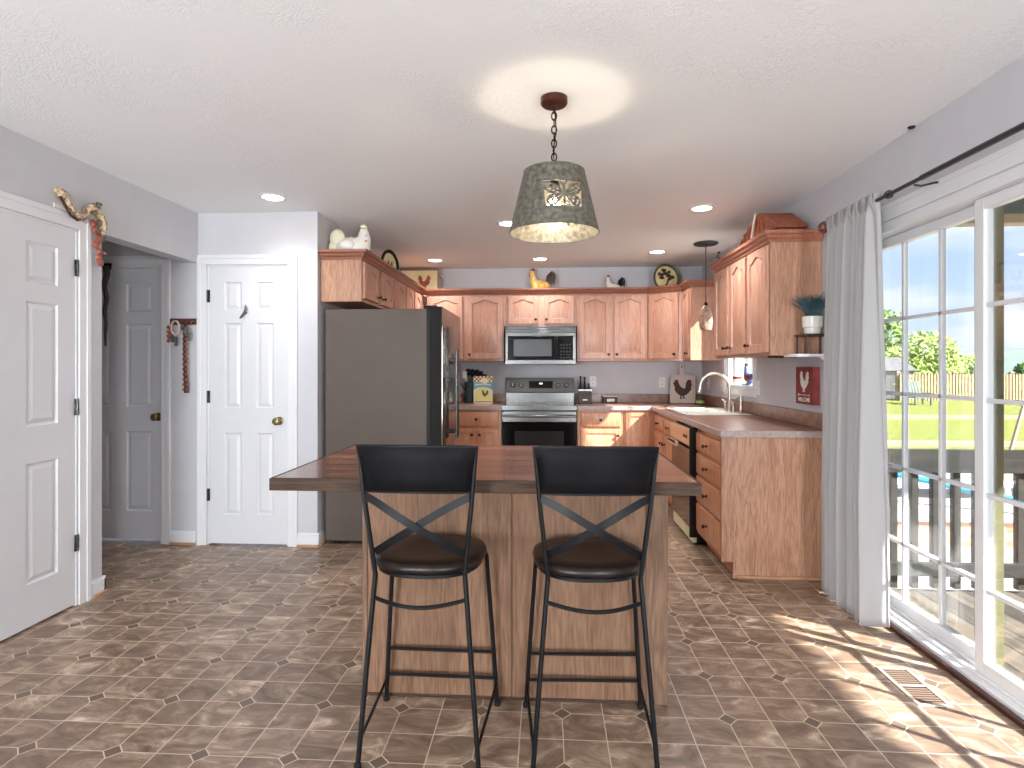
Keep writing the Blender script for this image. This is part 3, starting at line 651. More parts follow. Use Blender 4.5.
# right wall base run (face x=1.105)
RX = 1.105; MR = MXR(RX)
t = thing('base_cabinet', 'oak sink base cabinet with two false drawers above two doors', 'cabinet', (1.4, 5.4, 0))
sb = MB(); sb.box(RX, 1.73, 4.955, 5.945, .1, .66); sb.box(RX + .07, 1.73, 4.955, 5.945, 0, .1); sb.box(RX, RX + .02, 4.955, 5.945, .66, BZ)
sb.build('body', 'oakb', t, bevel=.0015)
for a, e_ in ((5.84, 5.43), (5.39, 4.99)):
    drawer(t, -a, -e_, .705, .835, MR, name='false_drawer'); cab_door(t, -a, -e_, .13, .675, MR, 0, 'oakb', knob=(-(5.46 if a > 5.5 else 5.35), .60))
t = thing('base_cabinet', 'oak base cabinet with four stacked drawers at the near end of the right counter', 'cabinet', (1.42, 3.95, 0))
toe_box(MB(), RX - .02, 1.73, 3.635, 3.65, '-x').build('end_panel', 'oakend', t, bevel=.001)
toe_box(MB(), RX, 1.73, 3.652, 4.285, '-x').build('body', 'oakb', t, bevel=.0015)
for z0, z1 in ((.705, .835), (.542, .685), (.342, .523), (.129, .325)): drawer(t, -4.255, -3.685, z0, z1, MR)
MB().box(1.17, 1.73, 3.62, 3.635, 0, .02).build('shoe_moulding', 'shoe', t, bevel=.004)

# countertops
ct = MB(); CZ0, CZ1 = .877, .915
t = thing('countertop', 'brown laminate countertop running from the range round the corner to the curtain', 'countertop', (1.4, 5, CZ0))
b = MB(); b.box(.322, 1.735, 5.93, 6.545, CZ0, CZ1); b.box(1.085, 1.735, 5.585, 5.93, CZ0, CZ1); b.box(1.085, 1.735, 3.625, 4.825, CZ0, CZ1)
b.box(1.085, 1.165, 4.825, 5.585, CZ0, CZ1); b.box(1.66, 1.735, 4.825, 5.585, CZ0, CZ1)
b.build('worktop', 'lam', t, smooth=0)
b = MB(); b.box(.322, 1.085, 5.915, 5.93, CZ0 - .004, CZ1); b.box(1.07, 1.085, 3.625, 5.93, CZ0 - .004, CZ1); b.box(1.07, 1.735, 3.61, 3.625, CZ0 - .004, CZ1)
b.build('front_edge', 'lamedge', t, bevel=.003)
b = MB(); b.box(.322, 1.735, 6.525, 6.545, CZ1, CZ1 + .10); b.box(1.715, 1.735, 3.625, 6.525, CZ1, CZ1 + .10)
b.build('backsplash', 'lam', t, bevel=.004)
t = thing('countertop', 'short brown laminate countertop between refrigerator and range', 'countertop', (-1, 6.2, CZ0))
MB().box(-1.655, -.46, 5.93, 6.545, CZ0, CZ1).build('worktop', 'lam', t, smooth=0)
MB().box(-1.655, -.46, 5.915, 5.93, CZ0 - .004, CZ1).build('front_edge', 'lamedge', t, bevel=.003)
MB().box(-1.655, -.46, 6.525, 6.545, CZ1, CZ1 + .10).build('backsplash', 'lam', t, bevel=.004)

# sink
t = thing('kitchen_sink', 'white double-bowl drop-in sink in the right counter under the window', 'sink', (1.4, 5.2, CZ1))
def rect(x0, x1, y0, y1, z, r=.03, n=4):
    pts = []
    for cx, cy, a0 in ((x1 - r, y1 - r, 0), (x0 + r, y1 - r, PI / 2), (x0 + r, y0 + r, PI), (x1 - r, y0 + r, 1.5 * PI)):
        for i in range(n + 1): a = a0 + PI / 2 * i / n; pts.append((cx + r * math.cos(a), cy + r * math.sin(a), z))
    return pts
for (y0, y1) in ((4.845, 5.19), (5.22, 5.565)):
    MB().loops([rect(1.185, 1.575, y0, y1, CZ1 + .008), rect(1.19, 1.57, y0 + .005, y1 - .005, CZ1 + .002), rect(1.20, 1.56, y0 + .015, y1 - .015, CZ1 - .17), rect(1.22, 1.54, y0 + .035, y1 - .035, CZ1 - .18)]).build('basin', 'white', t, fix=False)
rm = MB()
for bx in ((1.145, 1.187, 4.81, 5.60), (1.573, 1.675, 4.81, 5.60), (1.187, 1.573, 4.81, 4.847), (1.187, 1.573, 5.563, 5.60), (1.187, 1.573, 5.188, 5.222)): rm.box(*bx, CZ1 + .001, CZ1 + .009)
rm.build('rim', 'white', t, bevel=.003)
t = thing('faucet', 'brushed nickel gooseneck faucet with a lever handle behind the sink', 'faucet', (1.62, 5.2, CZ1 + .009))
fz = CZ1 + .01; fy = 5.2
MB().lathe([(.001, fz), (.028, fz), (.028, fz + .01), (.02, fz + .03), (.017, fz + .09), (.014, fz + .1), (.001, fz + .1)], (1.62, fy, 0), 18).build('base', 'nickel', t)
pts = [(1.62, fy, fz + .08), (1.62, fy, fz + .2)] + [(1.62 - .12 + .12 * math.cos(a), fy + .03 * (1 - math.cos(a)), fz + .2 + .13 * math.sin(a)) for a in [PI * i / 12 for i in range(1, 13)]] 
pts.append((pts[-1][0] - .008, pts[-1][1] + .004, pts[-1][2] - .04))
MB().tube(pts, [.0135] * (len(pts) - 2) + [.017, .018], 12).build('spout', 'nickel', t)
b = MB(); b.lathe([(.001, fz), (.022, fz), (.014, fz + .03), (.012, fz + .06), (.018, fz + .075), (.001, fz + .085)], (1.62, fy + .11, 0), 14); b.tube([(1.62, fy + .11, fz + .07), (1.585, fy + .12, fz + .10)], .006, 6)
b.build('handle', 'nickel', t)
b = MB(); b.lathe([(.001, fz), (.022, fz), (.014, fz + .03), (.012, fz + .06), (.018, fz + .075), (.001, fz + .085)], (1.62, fy - .11, 0), 14); b.tube([(1.62, fy - .11, fz + .07), (1.585, fy - .12, fz + .10)], .006, 6)
b.build('handle', 'nickel', t)
t = thing('side_sprayer', 'slim brushed nickel sink sprayer standing right of the gooseneck faucet', 'sprayer', (1.625, 4.92, fz))
MB().lathe([(.001, fz), (.024, fz), (.018, fz + .012), (.014, fz + .03), (.016, fz + .1), (.02, fz + .13), (.015, fz + .14), (.001, fz + .143)], (1.625, 4.92, 0), 14).build('sprayer_body', 'nickel', t)
MB().box(1.585, 1.615, 4.913, 4.927, fz + .118, fz + .13).build('nozzle', 'nickel', t, bevel=.002)

# dishwasher
t = thing('dishwasher', 'dark bronze dishwasher with black-trimmed edges under the right counter', 'dishwasher', (1.4, 4.6, 0))
MB().box(RX, 1.7, 4.29, 4.95, .02, .72).build('body', 'gasket', t)
MB().box(RX - .045, RX - .001, 4.30, 4.94, .12, .70).build('door', 'slatef', t, bevel=.004)
MB().box(RX - .055, RX - .001, 4.30, 4.94, .725, .85).build('control_panel', plain('bronze_panel', (188, 158, 132), .3, .4), t, bevel=.004)
b = MB(); b.box(RX - .085, RX - .055, 4.62, 4.90, .70, .722); b.box(RX - .085, RX - .07, 4.60, 4.92, .685, .722); b.build('handle', plain('bronze_handle', (190, 160, 134), .3, .4), t, bevel=.004)
for yy in (4.36, 4.41, 4.46): MB().box(RX - .058, RX - .0555, yy, yy + .022, .775, .80).build('button', 'gasket', t)
MB().box(RX - .03, RX - .001, 4.30, 4.94, .02, .11).build('kick_plate', 'cream', t)  # cream colour stands in for light reflected on the lower panel
MB().box(RX - .055, RX - .001, 4.288, 4.2995, .06, .865).build('edge_trim', 'gasket', t)

# range
t = thing('range', 'stainless steel electric range with black glass oven door against the back wall', 'range', (-.07, 6.2, 0))
x0, x1 = -.45, .312
MB().box(x0, x1, 5.93, 6.53, .03, .905).build('body', 'steeld', t, bevel=.002)
MB().box(x0 - .006, x1 + .006, 5.885, 6.44, .906, .922).build('cooktop', 'black', t, bevel=.004)
MB().box(x0 - .006, x1 + .006, 5.872, 5.90, .872, .924).build('cooktop_trim', 'steel', t, bevel=.004)
b = MB(); 
b.prism([(5.93, .90), (5.885, .865), (5.885, .865)], x0, x1, 'YZ')
MB().box(x0, x1, 5.885, 5.928, .752, .862).build('oven_door_top', 'steel', t, bevel=.004)
dgl = MB().box(x0, x1, 5.885, 5.928, .20, .75).build('oven_door', 'black', t, bevel=.003)
MB().box(x0 + .13, x1 - .13, 5.882, 5.8845, .36, .66).build('oven_window', plain('oven_window_glass', (34, 34, 35), .12), dgl)
b = MB(); b.tube([(x0 + .015, 5.84, .815), (x1 - .015, 5.84, .815)], .013, 12)
for xx in (x0 + .04, x1 - .04): b.tube([(xx, 5.84, .815), (xx, 5.886, .815)], .008, 8)
b.build('oven_handle', 'steel', t)
MB().box(x0, x1, 5.89, 5.928, .035, .19).build('storage_drawer', 'steel', t, bevel=.003)
MB().box(x0, x1, 6.45, 6.53, .905, 1.03).build('rear_riser', 'steel', t, bevel=.003)
bgd = MB().prism([(6.43, 1.035), (6.53, 1.035), (6.53, 1.195), (6.46, 1.195)], x0, x1, 'YZ').build('control_panel', 'steel', t, bevel=.003)
sl = math.atan2(.03, .16); MXc = Matrix.Translation((0, 6.428, 1.035)) @ Matrix.Rotation(-sl, 4, 'X')
MB().box(-.19, .075, -.003, .0, .045, .125, MXc).build('clock_display', 'black', bgd)
MB().box(-.075, -.04, -.0045, -.003, .09, .105, MXc).build('clock_digits', plain('clock_digits_glow', (220, 240, 235), .5, emit=1.2), bgd)
for xx in (-.37, -.28, .135, .23):
    MB().lathe([(.001, 0), (.027, 0), (.026, -.012), (.02, -.02), (.019, -.034), (.001, -.036)], (xx, 0, .08), 18, 'Y', MXc).build('knob', 'steel', bgd)
for cx, cy, r in ((-.26, 6.05, .1), (-.26, 6.29, .075), (.12, 6.05, .075), (.12, 6.29, .1)): MB().lathe([(r, .9222), (r + .003, .9228), (r + .006, .9222)], (cx, cy, 0), 32, closed=True).build('burner_ring', 'slot', t)

# microwave
t = thing('microwave', 'stainless over-the-range microwave with black glass door', 'microwave', (-.06, 6.3, 1.345))
x0, x1 = -.435, .318; yf = 6.15
MB().box(x0, x1, yf + .02, 6.53, 1.345, 1.753).build('body', 'steeld', t, bevel=.002)
b = MB(); b.box(x0, x1, yf, yf + .02, 1.345, 1.39); b.box(x0, x1, yf, yf + .02, 1.645, 1.68); b.box(x0, x0 + .03, yf, yf + .02, 1.39, 1.645); b.box(x1 - .035, x1, yf, yf + .02, 1.39, 1.645); b.build('front_frame', 'steel', t, bevel=.003)
b = MB()
for k in range(4): b.box(x0, x1, yf + .002, yf + .02, 1.684 + k * .017, 1.695 + k * .017)
b.build('vent_grille', 'steel', t, bevel=.002)
g_ = MB().box(x0 + .032, .09, yf - .002, yf + .02, 1.392, 1.643).build('door', 'black', t, bevel=.002)
MB().box(x0 + .09, .06, yf - .004, yf - .002, 1.43, 1.61).build('door_window', plain('microwave_window', (34, 34, 34), .3), g_)
k_ = MB().box(.092, x1 - .037, yf - .002, yf + .02, 1.392, 1.643).build('keypad', 'black', t, bevel=.002)
for i in range(4):
    for j in range(5): MB().box(.155 + i * .03, .168 + i * .03, yf - .004, yf - .002, 1.41 + j * .034, 1.419 + j * .034).build('key_button', 'slot', k_)
b = MB(); b.tube([(.115, yf - .002, 1.62), (.115, yf - .035, 1.60), (.115, yf - .035, 1.44), (.115, yf - .002, 1.42)], .009, 8); b.build('handle', 'blackm', t)

# refrigerator (faces +x)
t = thing('refrigerator', 'slate-grey refrigerator with dark doors standing beside the pantry wall', 'refrigerator', (-1.25, 4.6, 0))
FX0, FX1 = -1.63, -.87; FY0, FY1 = 4.17, 5.05
MB().box(FX0, FX1, FY0, FY1, .025, 1.735).build('body', 'slate', t, bevel=.004)
MB().box(FX1 + .001, FX1 + .02, FY0 + .01, FY1 - .01, .06, 1.74).build('gasket', 'gasket', t)
dm = plain('fridge_door_edge', (20, 19, 19), .85, 0)
for (y0, y1, z0, z1, hy) in ((FY0, 4.608, .62, 1.752, 4.575), (4.612, FY1, .62, 1.752, 4.645)):
    o = MB().box(-.848, -.762, y0, y1, z0, z1).build('door', dm, t, bevel=.006)
    MB().box(-.761, -.755, y0 + .003, y1 - .003, z0 + .003, z1 - .003).build('door_skin', 'slatef', o, bevel=.002)
    b = MB(); b.box(-.722, -.708, hy - .009, hy + .009, z0 + .12, z1 - .30); b.box(-.756, -.722, hy - .007, hy + .007, z0 + .16, z0 + .19); b.box(-.756, -.722, hy - .007, hy + .007, z1 - .37, z1 - .34); b.build('handle', 'steel', o, bevel=.003)
o = MB().box(-.848, -.762, FY0, FY1, .06, .612).build('freezer_drawer', dm, t, bevel=.006)
MB().box(-.761, -.755, FY0 + .003, FY1 - .003, .063, .609).build('drawer_skin', 'slatef', o, bevel=.002)
b = MB(); b.tube([(-.755, 4.25, .55), (-.70, 4.28, .55), (-.70, 4.94, .55), (-.755, 4.97, .55)], .011, 8); b.build('handle', 'steel', o)
MB().box(-.90, -.80, 4.19, 4.27, 1.736, 1.762).build('hinge_cover', dm, t, bevel=.004)
b = MB()
for yy in (4.22, 5.0): b.lathe([(.02, 0), (.02, .03)], (-1.55, yy, 0), 12); b.lathe([(.02, 0), (.02, .03)], (-.93, yy, 0), 12)
b.build('foot', 'gasket', t)

# ------------------------------------------------------------------ island
t = thing('kitchen_island', 'brown-stained plywood island base with corner trim behind the two stools', 'kitchen island', (-.13, 2.5, 0))
IX0, IX1, IY0, IY1 = -.727, .468, 2.25, 2.80
MB().box(IX0 + .012, IX1 - .012, IY0 + .006, IY1, .0, .872).build('body', 'islw', t)
MB().box(IX0 + .02, -.135, IY0 - .001, IY0 + .006, .012, .872).build('panel', 'islw', t, bevel=.001)
MB().box(-.131, IX1 - .085, IY0 - .001, IY0 + .006, .012, .872).build('panel', 'islw', t, bevel=.001)
for (a, e_) in ((IX0, IX0 + .02), (IX1 - .085, IX1)):
    MB().box(a, e_, IY0 - .006, IY0 + .04, 0, .872).build('corner_trim', wood('island_trim_%d' % int(a > 0), (92, 70, 56), (128, 100, 80), 'Z', rough=.6, coat=0, spec=.2), t, bevel=.003)
MB().box(IX0 + .02, IX1 - .085, IY0 - .003, IY0 + .006, 0, .012).build('base_strip', 'topedge', t)
t = thing('island_countertop', 'glossy reddish-brown plank countertop of the island with a thick dark edge', 'countertop', (-.22, 2.4, .873))
MB().box(-.945, .503, 1.952, 2.83, .8732, .916).build('plank_top', 'top', t, smooth=0)
b = MB(); b.box(-.957, .515, 1.94, 1.952, .8732, .916); b.box(-.957, .515, 2.83, 2.842, .8732, .916); b.box(-.957, -.945, 1.952, 2.83, .8732, .916); b.box(.503, .515, 1.952, 2.83, .8732, .916)
b.build('edge_band', 'topedge', t, bevel=.002)

# ------------------------------------------------------------------ bar stools (origin on the floor, back towards the camera = local -y)
def make_stool(label):
    t = thing('bar_stool', label, 'bar stool', (0, 0, 0), 'bar stools at the island')
    ny, fy_ = -.20, .185           # near and far feet
    yn = -.165                    # upright at seat level
    NL, FL = [], []
    for sx in (-1, 1):
        # near leg runs on as the back upright
        pts = [(sx * .198, ny, 0), (sx * .174, ny + .015, .31), (sx * .150, -.17, .60), (sx * .148, -.17, .62)]
        MB().tube(pts, .0085, 8).build('leg', 'blackm', t)
        up = [(sx * .148, -.17, .62), (sx * .156, -.182, .70), (sx * .176, -.20, .88), (sx * .189, -.21, 1.04)]
        MB().tube(up, .008, 8).build('back_upright', 'blackm', t)
        MB().tube([(sx * .218, fy_, 0), (sx * .200, .168, .3), (sx * .180, .146, .59), (sx * .172, .13, .612)], .0085, 8).build('leg', 'blackm', t)
        b = MB(); b.tube([(sx * .216, fy_, .085), (sx * .194, ny, .085)], .0055, 6); b.build('side_stretcher', 'blackm', t)
    for z in (.205, .105):
        MB().tube([(-.211, fy_ - .002, z), (.211, fy_ - .002, z)], .0065, 8).build('cross_stretcher', 'blackm', t)
    MB().tube([(-.153 + .306 * u, -.172 - .045 * math.sin(PI * u), .545 - .012 * math.sin(PI * u)) for u in [i / 10 for i in range(11)]], .0065, 8).build('curved_brace', 'blackm', t)
    # seat ring and padded seat
    def sup(rx, ry, z, cy=0, e_=3.0, n=40):
        out = []
        for i in range(n):
            a = 2 * PI * i / n; c_, s_ = math.cos(a), math.sin(a)
            k = (abs(c_) ** e_ + abs(s_) ** e_) ** (-1 / e_)
            wdn = 1.05 + .06 * s_          # wider towards the far side
            out.append((rx * k * c_ * wdn, cy + ry * k * s_, z))
        return out
    MB().loops([sup(.165, .165, .606, e_=2.6), sup(.172, .172, .610, e_=2.6), sup(.172, .172, .620, e_=2.6), sup(.165, .165, .622, e_=2.6)], capstart=True).build('seat_frame', 'blackm', t)
    MB().loops([sup(.172, .17, .622, e_=2.6), sup(.182, .181, .628, e_=2.6), sup(.185, .184, .640, e_=2.6), sup(.18, .179, .652, e_=2.6), sup(.165, .163, .658, e_=2.6), sup(.10, .10, .652), sup(.03, .03, .650)], capstart=True).build('seat', 'seat', t, smooth=60)
    # backrest: padded curved panel in a thin frame
    nx, nz_ = 16, 6; vs_ = []; fs = []
    def bp_(u, v, off):          # u -1..1, v 0..1
        hw = .172 + .022 * v
        x = hw * u; z = .905 + .145 * v - .004 * u * u; y = -.200 - .012 * v + .0 + .028 * (u * u) - .028
        bulge = .010 * (1 - u ** 8) * (1 - (2 * v - 1) ** 6)
        return (x, y + off * (.006 + bulge), z)
    for side in (-1, 1):
        for j in range(nz_ + 1):
            for i in range(nx + 1): vs_.append(bp_(-1 + 2 * i / nx, j / nz_, side))
    K = (nx + 1) * (nz_ + 1)
    for sd in (0, 1):
        for j in range(nz_):
            for i in range(nx):
                a = sd * K + j * (nx + 1) + i; q = (a, a + 1, a + nx + 2, a + nx + 1); fs.append(q if sd == 0 else q[::-1])
    rim = [j_ for j_ in range(nx + 1)] + [(j + 1) * (nx + 1) + nx for j in range(nz_)] + [nz_ * (nx + 1) + nx - 1 - i for i in range(nx)] + [(nz_ - 1 - j) * (nx + 1) for j in range(nz_ - 1)]
    for a, b_ in zip(rim, rim[1:] + rim[:1]): fs.append((a, K + a, K + b_, b_))
    MB().add(vs_, fs).build('backrest', 'leather', t, smooth=60)
    ring = [bp_(-1 + 2 * i / nx, 0, 0) for i in range(nx + 1)] + [bp_(1, j / nz_, 0) for j in range(1, nz_ + 1)] + [bp_(1 - 2 * i / nx, 1, 0) for i in range(1, nx + 1)] + [bp_(-1, 1 - j / nz_, 0) for j in range(1, nz_)]
    MB().tube(ring, .006, 8, closed=True).build('backrest_frame', 'blackm', t)
    # crossed flat straps below
    for sgn in (-1, 1):
        pts = []
        for i in range(15):
            u = i / 14; x = sgn * (.172 - .325 * u); z = .885 - .195 * u ** 1.2; y = -.20 + .035 * u - .05 * math.sin(PI * u) + (.004 if sgn > 0 else -.004)
            pts.append((x, y, z))
        b = MB(); L = []
        for i, p in enumerate(pts):
            a = Vector(pts[max(0, i - 1)]); c_ = Vector(pts[min(14, i + 1)]); d_ = (c_ - a).normalized(); nrm = Vector((0, -1, 0)); sd = d_.cross(nrm).normalized() * .0125
            P_ = Vector(p); L.append([tuple(P_ + sd + nrm * .0015), tuple(P_ - sd + nrm * .0015), tuple(P_ - sd - nrm * .0015), tuple(P_ + sd - nrm * .0015)])
        b.loops(L, capstart=True); b.build('cross_strap', 'blackm', t, smooth=30)
    for sx, yy in ((-1, ny), (1, ny), (-1, fy_), (1, fy_)):
        MB().lathe([(.012, 0), (.012, .015), (.009, .018)], (sx * (.198 if yy < 0 else .218), yy, 0), 10).build('foot_cap', 'gasket', t)
    return t
st1 = make_stool('black metal bar stool with crossed back straps, left of the two at the island')
st2 = copy_tree(st1); st2['label'] = 'black metal bar stool with crossed back straps, right of the two at the island'
st1.location = (-.408, 2.03, 0); st1.rotation_euler.z = math.radians(-1)
st2.location = (.148, 2.03, 0); st2.rotation_euler.z = math.radians(2)

# ------------------------------------------------------------------ pendant lamp over the island
PX, PY = .034, 2.442
t = thing('pendant_lamp', 'galvanised metal drum pendant with butterfly cutouts hanging on a chain over the island', 'pendant lamp', (PX, PY, 2.44))
MB().lathe([(.001, 2.4385), (.057, 2.4385), (.057, 2.415), (.05, 2.408), (.012, 2.406), (.01, 2.39), (.001, 2.39)], (PX, PY, 0), 28).build('canopy', 'copper', t)
ZT, ZB_, RT, RB = 2.125, 1.868, .127, .188
def butterfly(u, v):
    """True where metal stays, inside the unit butterfly window u in -1..1, v in -1..1 (None outside)"""
    au = abs(u)
    def seg(px, py, ax, ay, bx, by):
        dx, dy = bx - ax, by - ay; q = max(0, min(1, ((px - ax) * dx + (py - ay) * dy) / (dx * dx + dy * dy)))
        return math.hypot(px - ax - q * dx, py - ay - q * dy)
    # window outline: flared rectangle
    if abs(v) > .92 or au > 1.0 - .12 * (.5 - v * .5): return None
    if au < .05 and abs(v) < .75: return True
    upper_ = [(.08, .05), (.35, .55), (.75, .86), (.97, .80), (.92, .45), (.70, .10), (.40, -.02), (.08, -.05)]
    lower_ = [(.08, -.05), (.40, -.06), (.68, -.18), (.82, -.55), (.66, -.88), (.42, -.78), (.25, -.45), (.08, -.12)]
    def inside(poly):
        c_ = False; n = len(poly)
        for i in range(n):
            (x1, y1), (x2, y2) = poly[i], poly[(i + 1) % n]
            if (y1 > v) != (y2 > v) and au < (x2 - x1) * (v - y1) / (y2 - y1) + x1: c_ = not c_
        return c_
    for poly in (upper_, lower_):
        dd = min(seg(au, v, *poly[i], *poly[(i + 1) % len(poly)]) for i in range(len(poly)))
        if dd < .06: return True
        if inside(poly):
            ra = math.hypot(au - .05, v); an = math.atan2(v, au)
            if .075 < dd < .20 and ra > .45: return math.cos(ra * 22 + an * 9) < -.2
            if .12 < ra < .42 and dd > .06: return math.cos(an * 7) < .35
            return True
    if seg(au, v, .02, .5, .16, .9) < .03: return True
    return False
nu, nv = 600, 96; sh = MB(); centers = [(-1.333, 1), (-1.333 - 2.0944, 1), (-1.333 + 2.0944, 1)]
vid = {}
def shv(i, j):
    key = (i % nu, j)
    if key not in vid:
        a = 2 * PI * i / nu; k = j / nv; r = RT + (RB - RT) * k; z = ZT + (ZB_ - ZT) * k
        vid[key] = len(sh.v); sh.v.append(Vector((PX + r * math.cos(a), PY + r * math.sin(a), z)))
    return vid[key]
for i in range(nu):
    for j in range(nv):
        a = 2 * PI * (i + .5) / nu; k = (j + .5) / nv; z = ZT + (ZB_ - ZT) * k; r = RT + (RB - RT) * k; keep = True
        for ca, _ in centers:
            da = (a - ca + PI) % (2 * PI) - PI; u = da * r / .084; v = (z - 1.990) / .058
            if abs(u) <= 1.05 and abs(v) <= 1: keep = butterfly(u, v); keep = True if keep is None else keep
        if keep: sh.f.append((shv(i, j), shv(i, j + 1), shv(i + 1, j + 1), shv(i + 1, j)))
sho = sh.build('lamp_shade', 'galv', t, smooth=50)
mo = sho.modifiers.new('solid', 'SOLIDIFY'); mo.thickness = .0015; mo.offset = 1; sho.data.materials.append(M['lampin']); mo.material_offset = 0
li = MB(); li.lathe([(RT - .0022, ZT - .001), (RB - .0022, ZB_ + .001)], (PX, PY, 0), 8)
b = MB(); b.tube([(PX + (RB - .0) * math.cos(2 * PI * i / 64), PY + RB * math.sin(2 * PI * i / 64), ZB_) for i in range(64)], .0025, 6, closed=True); b.build('bottom_rim', 'galv', sho)
b = MB(); b.tube([(PX + RT * math.cos(2 * PI * i / 48), PY + RT * math.sin(2 * PI * i / 48), ZT) for i in range(48)], .0025, 6, closed=True)
for a in (0, 2.094, 4.189): b.tube([(PX, PY, ZT + .012), (PX + RT * math.cos(a), PY + RT * math.sin(a), ZT)], .0025, 6)
b.build('spider_ring', 'galv', t)
ch = MB(); z = 2.392; k = 0
while z > ZT + .03:
    c_ = Vector((PX, PY, z)); d_ = Vector((1, 0, 0)) if k % 2 else Vector((0, 1, 0))
    pts = [c_ + d_ * .0105 * math.cos(a) + Vector((0, 0, .018 * math.sin(a))) for a in [2 * PI * i / 12 for i in range(12)]]
    ch.tube(pts, .0032, 6, closed=True); z -= .029; k += 1
ch.build('chain', 'bronze', t)
b = MB(); b.tube([(PX + .004, PY, 2.39), (PX + .009, PY + .004, 2.3), (PX - .004, PY, 2.22), (PX + .003, PY, ZT + .02)], .003, 6); b.build('cord', 'bronze', t)
b = MB(); b.lathe([(.001, ZT + .03), (.017, ZT + .03), (.02, ZT), (.02, 2.06), (.018, 2.055), (.001, 2.055)], (PX, PY, 0), 16); b.build('socket', 'bronze', t)
MB().ball((PX, PY, 1.985), (.026, .026, .034)).build('light_bulb', 'bulb', t)
light('pendant_bulb_light', 'POINT', (PX, PY, 1.945), 6, (1, .86, .68), shadow_soft_size=.035)

# mini pendant over the sink
mx_, my_ = 1.45, 5.33
t = thing('mini_pendant', 'small speckled glass pendant on a thin cord in front of the sink window', 'pendant lamp', (mx_, my_, 2.44))
MB().lathe([(.001, 2.4385), (.108, 2.4385), (.108, 2.428), (.098, 2.422), (.001, 2.42)], (mx_, my_, 0), 30).build('canopy', 'rod', t)
MB().tube([(mx_, my_, 2.42), (mx_, my_, 1.87)], .003, 6).build('cord', 'blackm', t)
MB().lathe([(.001, 1.90), (.012, 1.90), (.02, 1.87), (.001, 1.87)], (mx_, my_, 0), 14).build('socket', 'bronze', t)
MB().lathe([(.018, 1.868), (.034, 1.85), (.054, 1.79), (.061, 1.73), (.057, 1.68), (.045, 1.645), (.041, 1.645), (.053, 1.68), (.057, 1.73), (.050, 1.79), (.031, 1.846), (.016, 1.862)], (mx_, my_, 0), 22, closed=True).build('lamp_shade', plain('speckled_glass', (176, 142, 124), .3, .1, var=.5, scale=50), t)

# recessed lights
for i, (x, y, lab) in enumerate(((-1.816, 3.737, 'recessed ceiling light nearest the pantry door'), (1.108, 4.173, 'recessed ceiling light in front of the three-door cabinet by the curtain'), (-.30, 4.52, 'recessed ceiling light partly hidden behind the pendant shade'),
                             (1.085, 5.70, 'recessed ceiling light above the corner cabinet and cutting board'), (-.062, 6.0, 'recessed ceiling light above the microwave'), (-1.165, 6.0, 'recessed ceiling light above the rooster tray in the far left corner'))):
    t = thing('recessed_light', lab, 'ceiling light', (x, y, 2.44), 'recessed ceiling lights')
    MB().lathe([(.066, 2.4398), (.092, 2.4398), (.092, 2.436), (.07, 2.433), (.066, 2.436)], (x, y, 0), 32, closed=True).build('trim_ring', 'trim', t)
    MB().lathe([(.001, 2.4392), (.066, 2.4392), (.066, 2.4372), (.001, 2.4362)], (x, y, 0), 28).build('lens', 'glow', t)
    light('recessed_spot', 'SPOT', (x, y, 2.42), (20, 52, 62, 32, 32, 30)[i], (.95, .97, 1), (0, 0, 0), spot_size=math.radians(140), spot_blend=1, shadow_soft_size=.06)

# ------------------------------------------------------------------ wall plates, sign, shelf
def plate(label, kind, Mx, w_=.072, h_=.118, n=1):
    """Mx puts local origin at plate centre on the wall, local -y towards the room"""
    c = Mx @ Vector((0, 0, 0))
    t = thing('wall_outlet' if kind == 'outlet' else 'light_switch', label, 'outlet' if kind == 'outlet' else 'light switch', c)
    MB().box(-w_ / 2, w_ / 2, -.006, -.0005, -h_ / 2, h_ / 2, Mx).build('cover_plate', 'plastic', t, bevel=.002)
    for k in range(n):
        cx = (k - (n - 1) / 2) * .046
        if kind == 'outlet':
            for dz in (-.024, .024):
                s_ = MB().lathe([(.001, -.0062), (.016, -.0062), (.016, -.008), (.001, -.008)], (cx, 0, dz), 14, 'Y', Mx).build('socket', 'plastic', t)
                b = MB(); b.box(cx - .008, cx - .005, -.0088, -.008, dz - .005, dz + .007, Mx); b.box(cx + .005, cx + .008, -.0088, -.008, dz - .005, dz + .007, Mx); b.build('slot', 'slot', s_)
        else:
            MB().box(cx - .006, cx + .006, -.016, -.006, -.012, .012, Mx).build('toggle', 'plastic', t, bevel=.002)
    return t
plate('white outlet on the back wall just right of the range and bottle rack', 'outlet', mapM((.53, YB, 1.153)))
plate('white outlet on the back wall just left of the rooster cutting board', 'outlet', mapM((1.30, YB, 1.145)))
plate('white double light switch on the wall right of the sink window', 'switch', mapM((XR, 4.86, 1.14), -PI / 2), .118, .118, 2)
plate('cream outlet on the wall left of the sink window, behind the faucet curve', 'outlet', mapM((XR, 5.80, 1.13), -PI / 2), .10)
plate('cream switch plate nearest the back corner on the sink wall', 'switch', mapM((XR, 6.28, 1.14), -PI / 2))

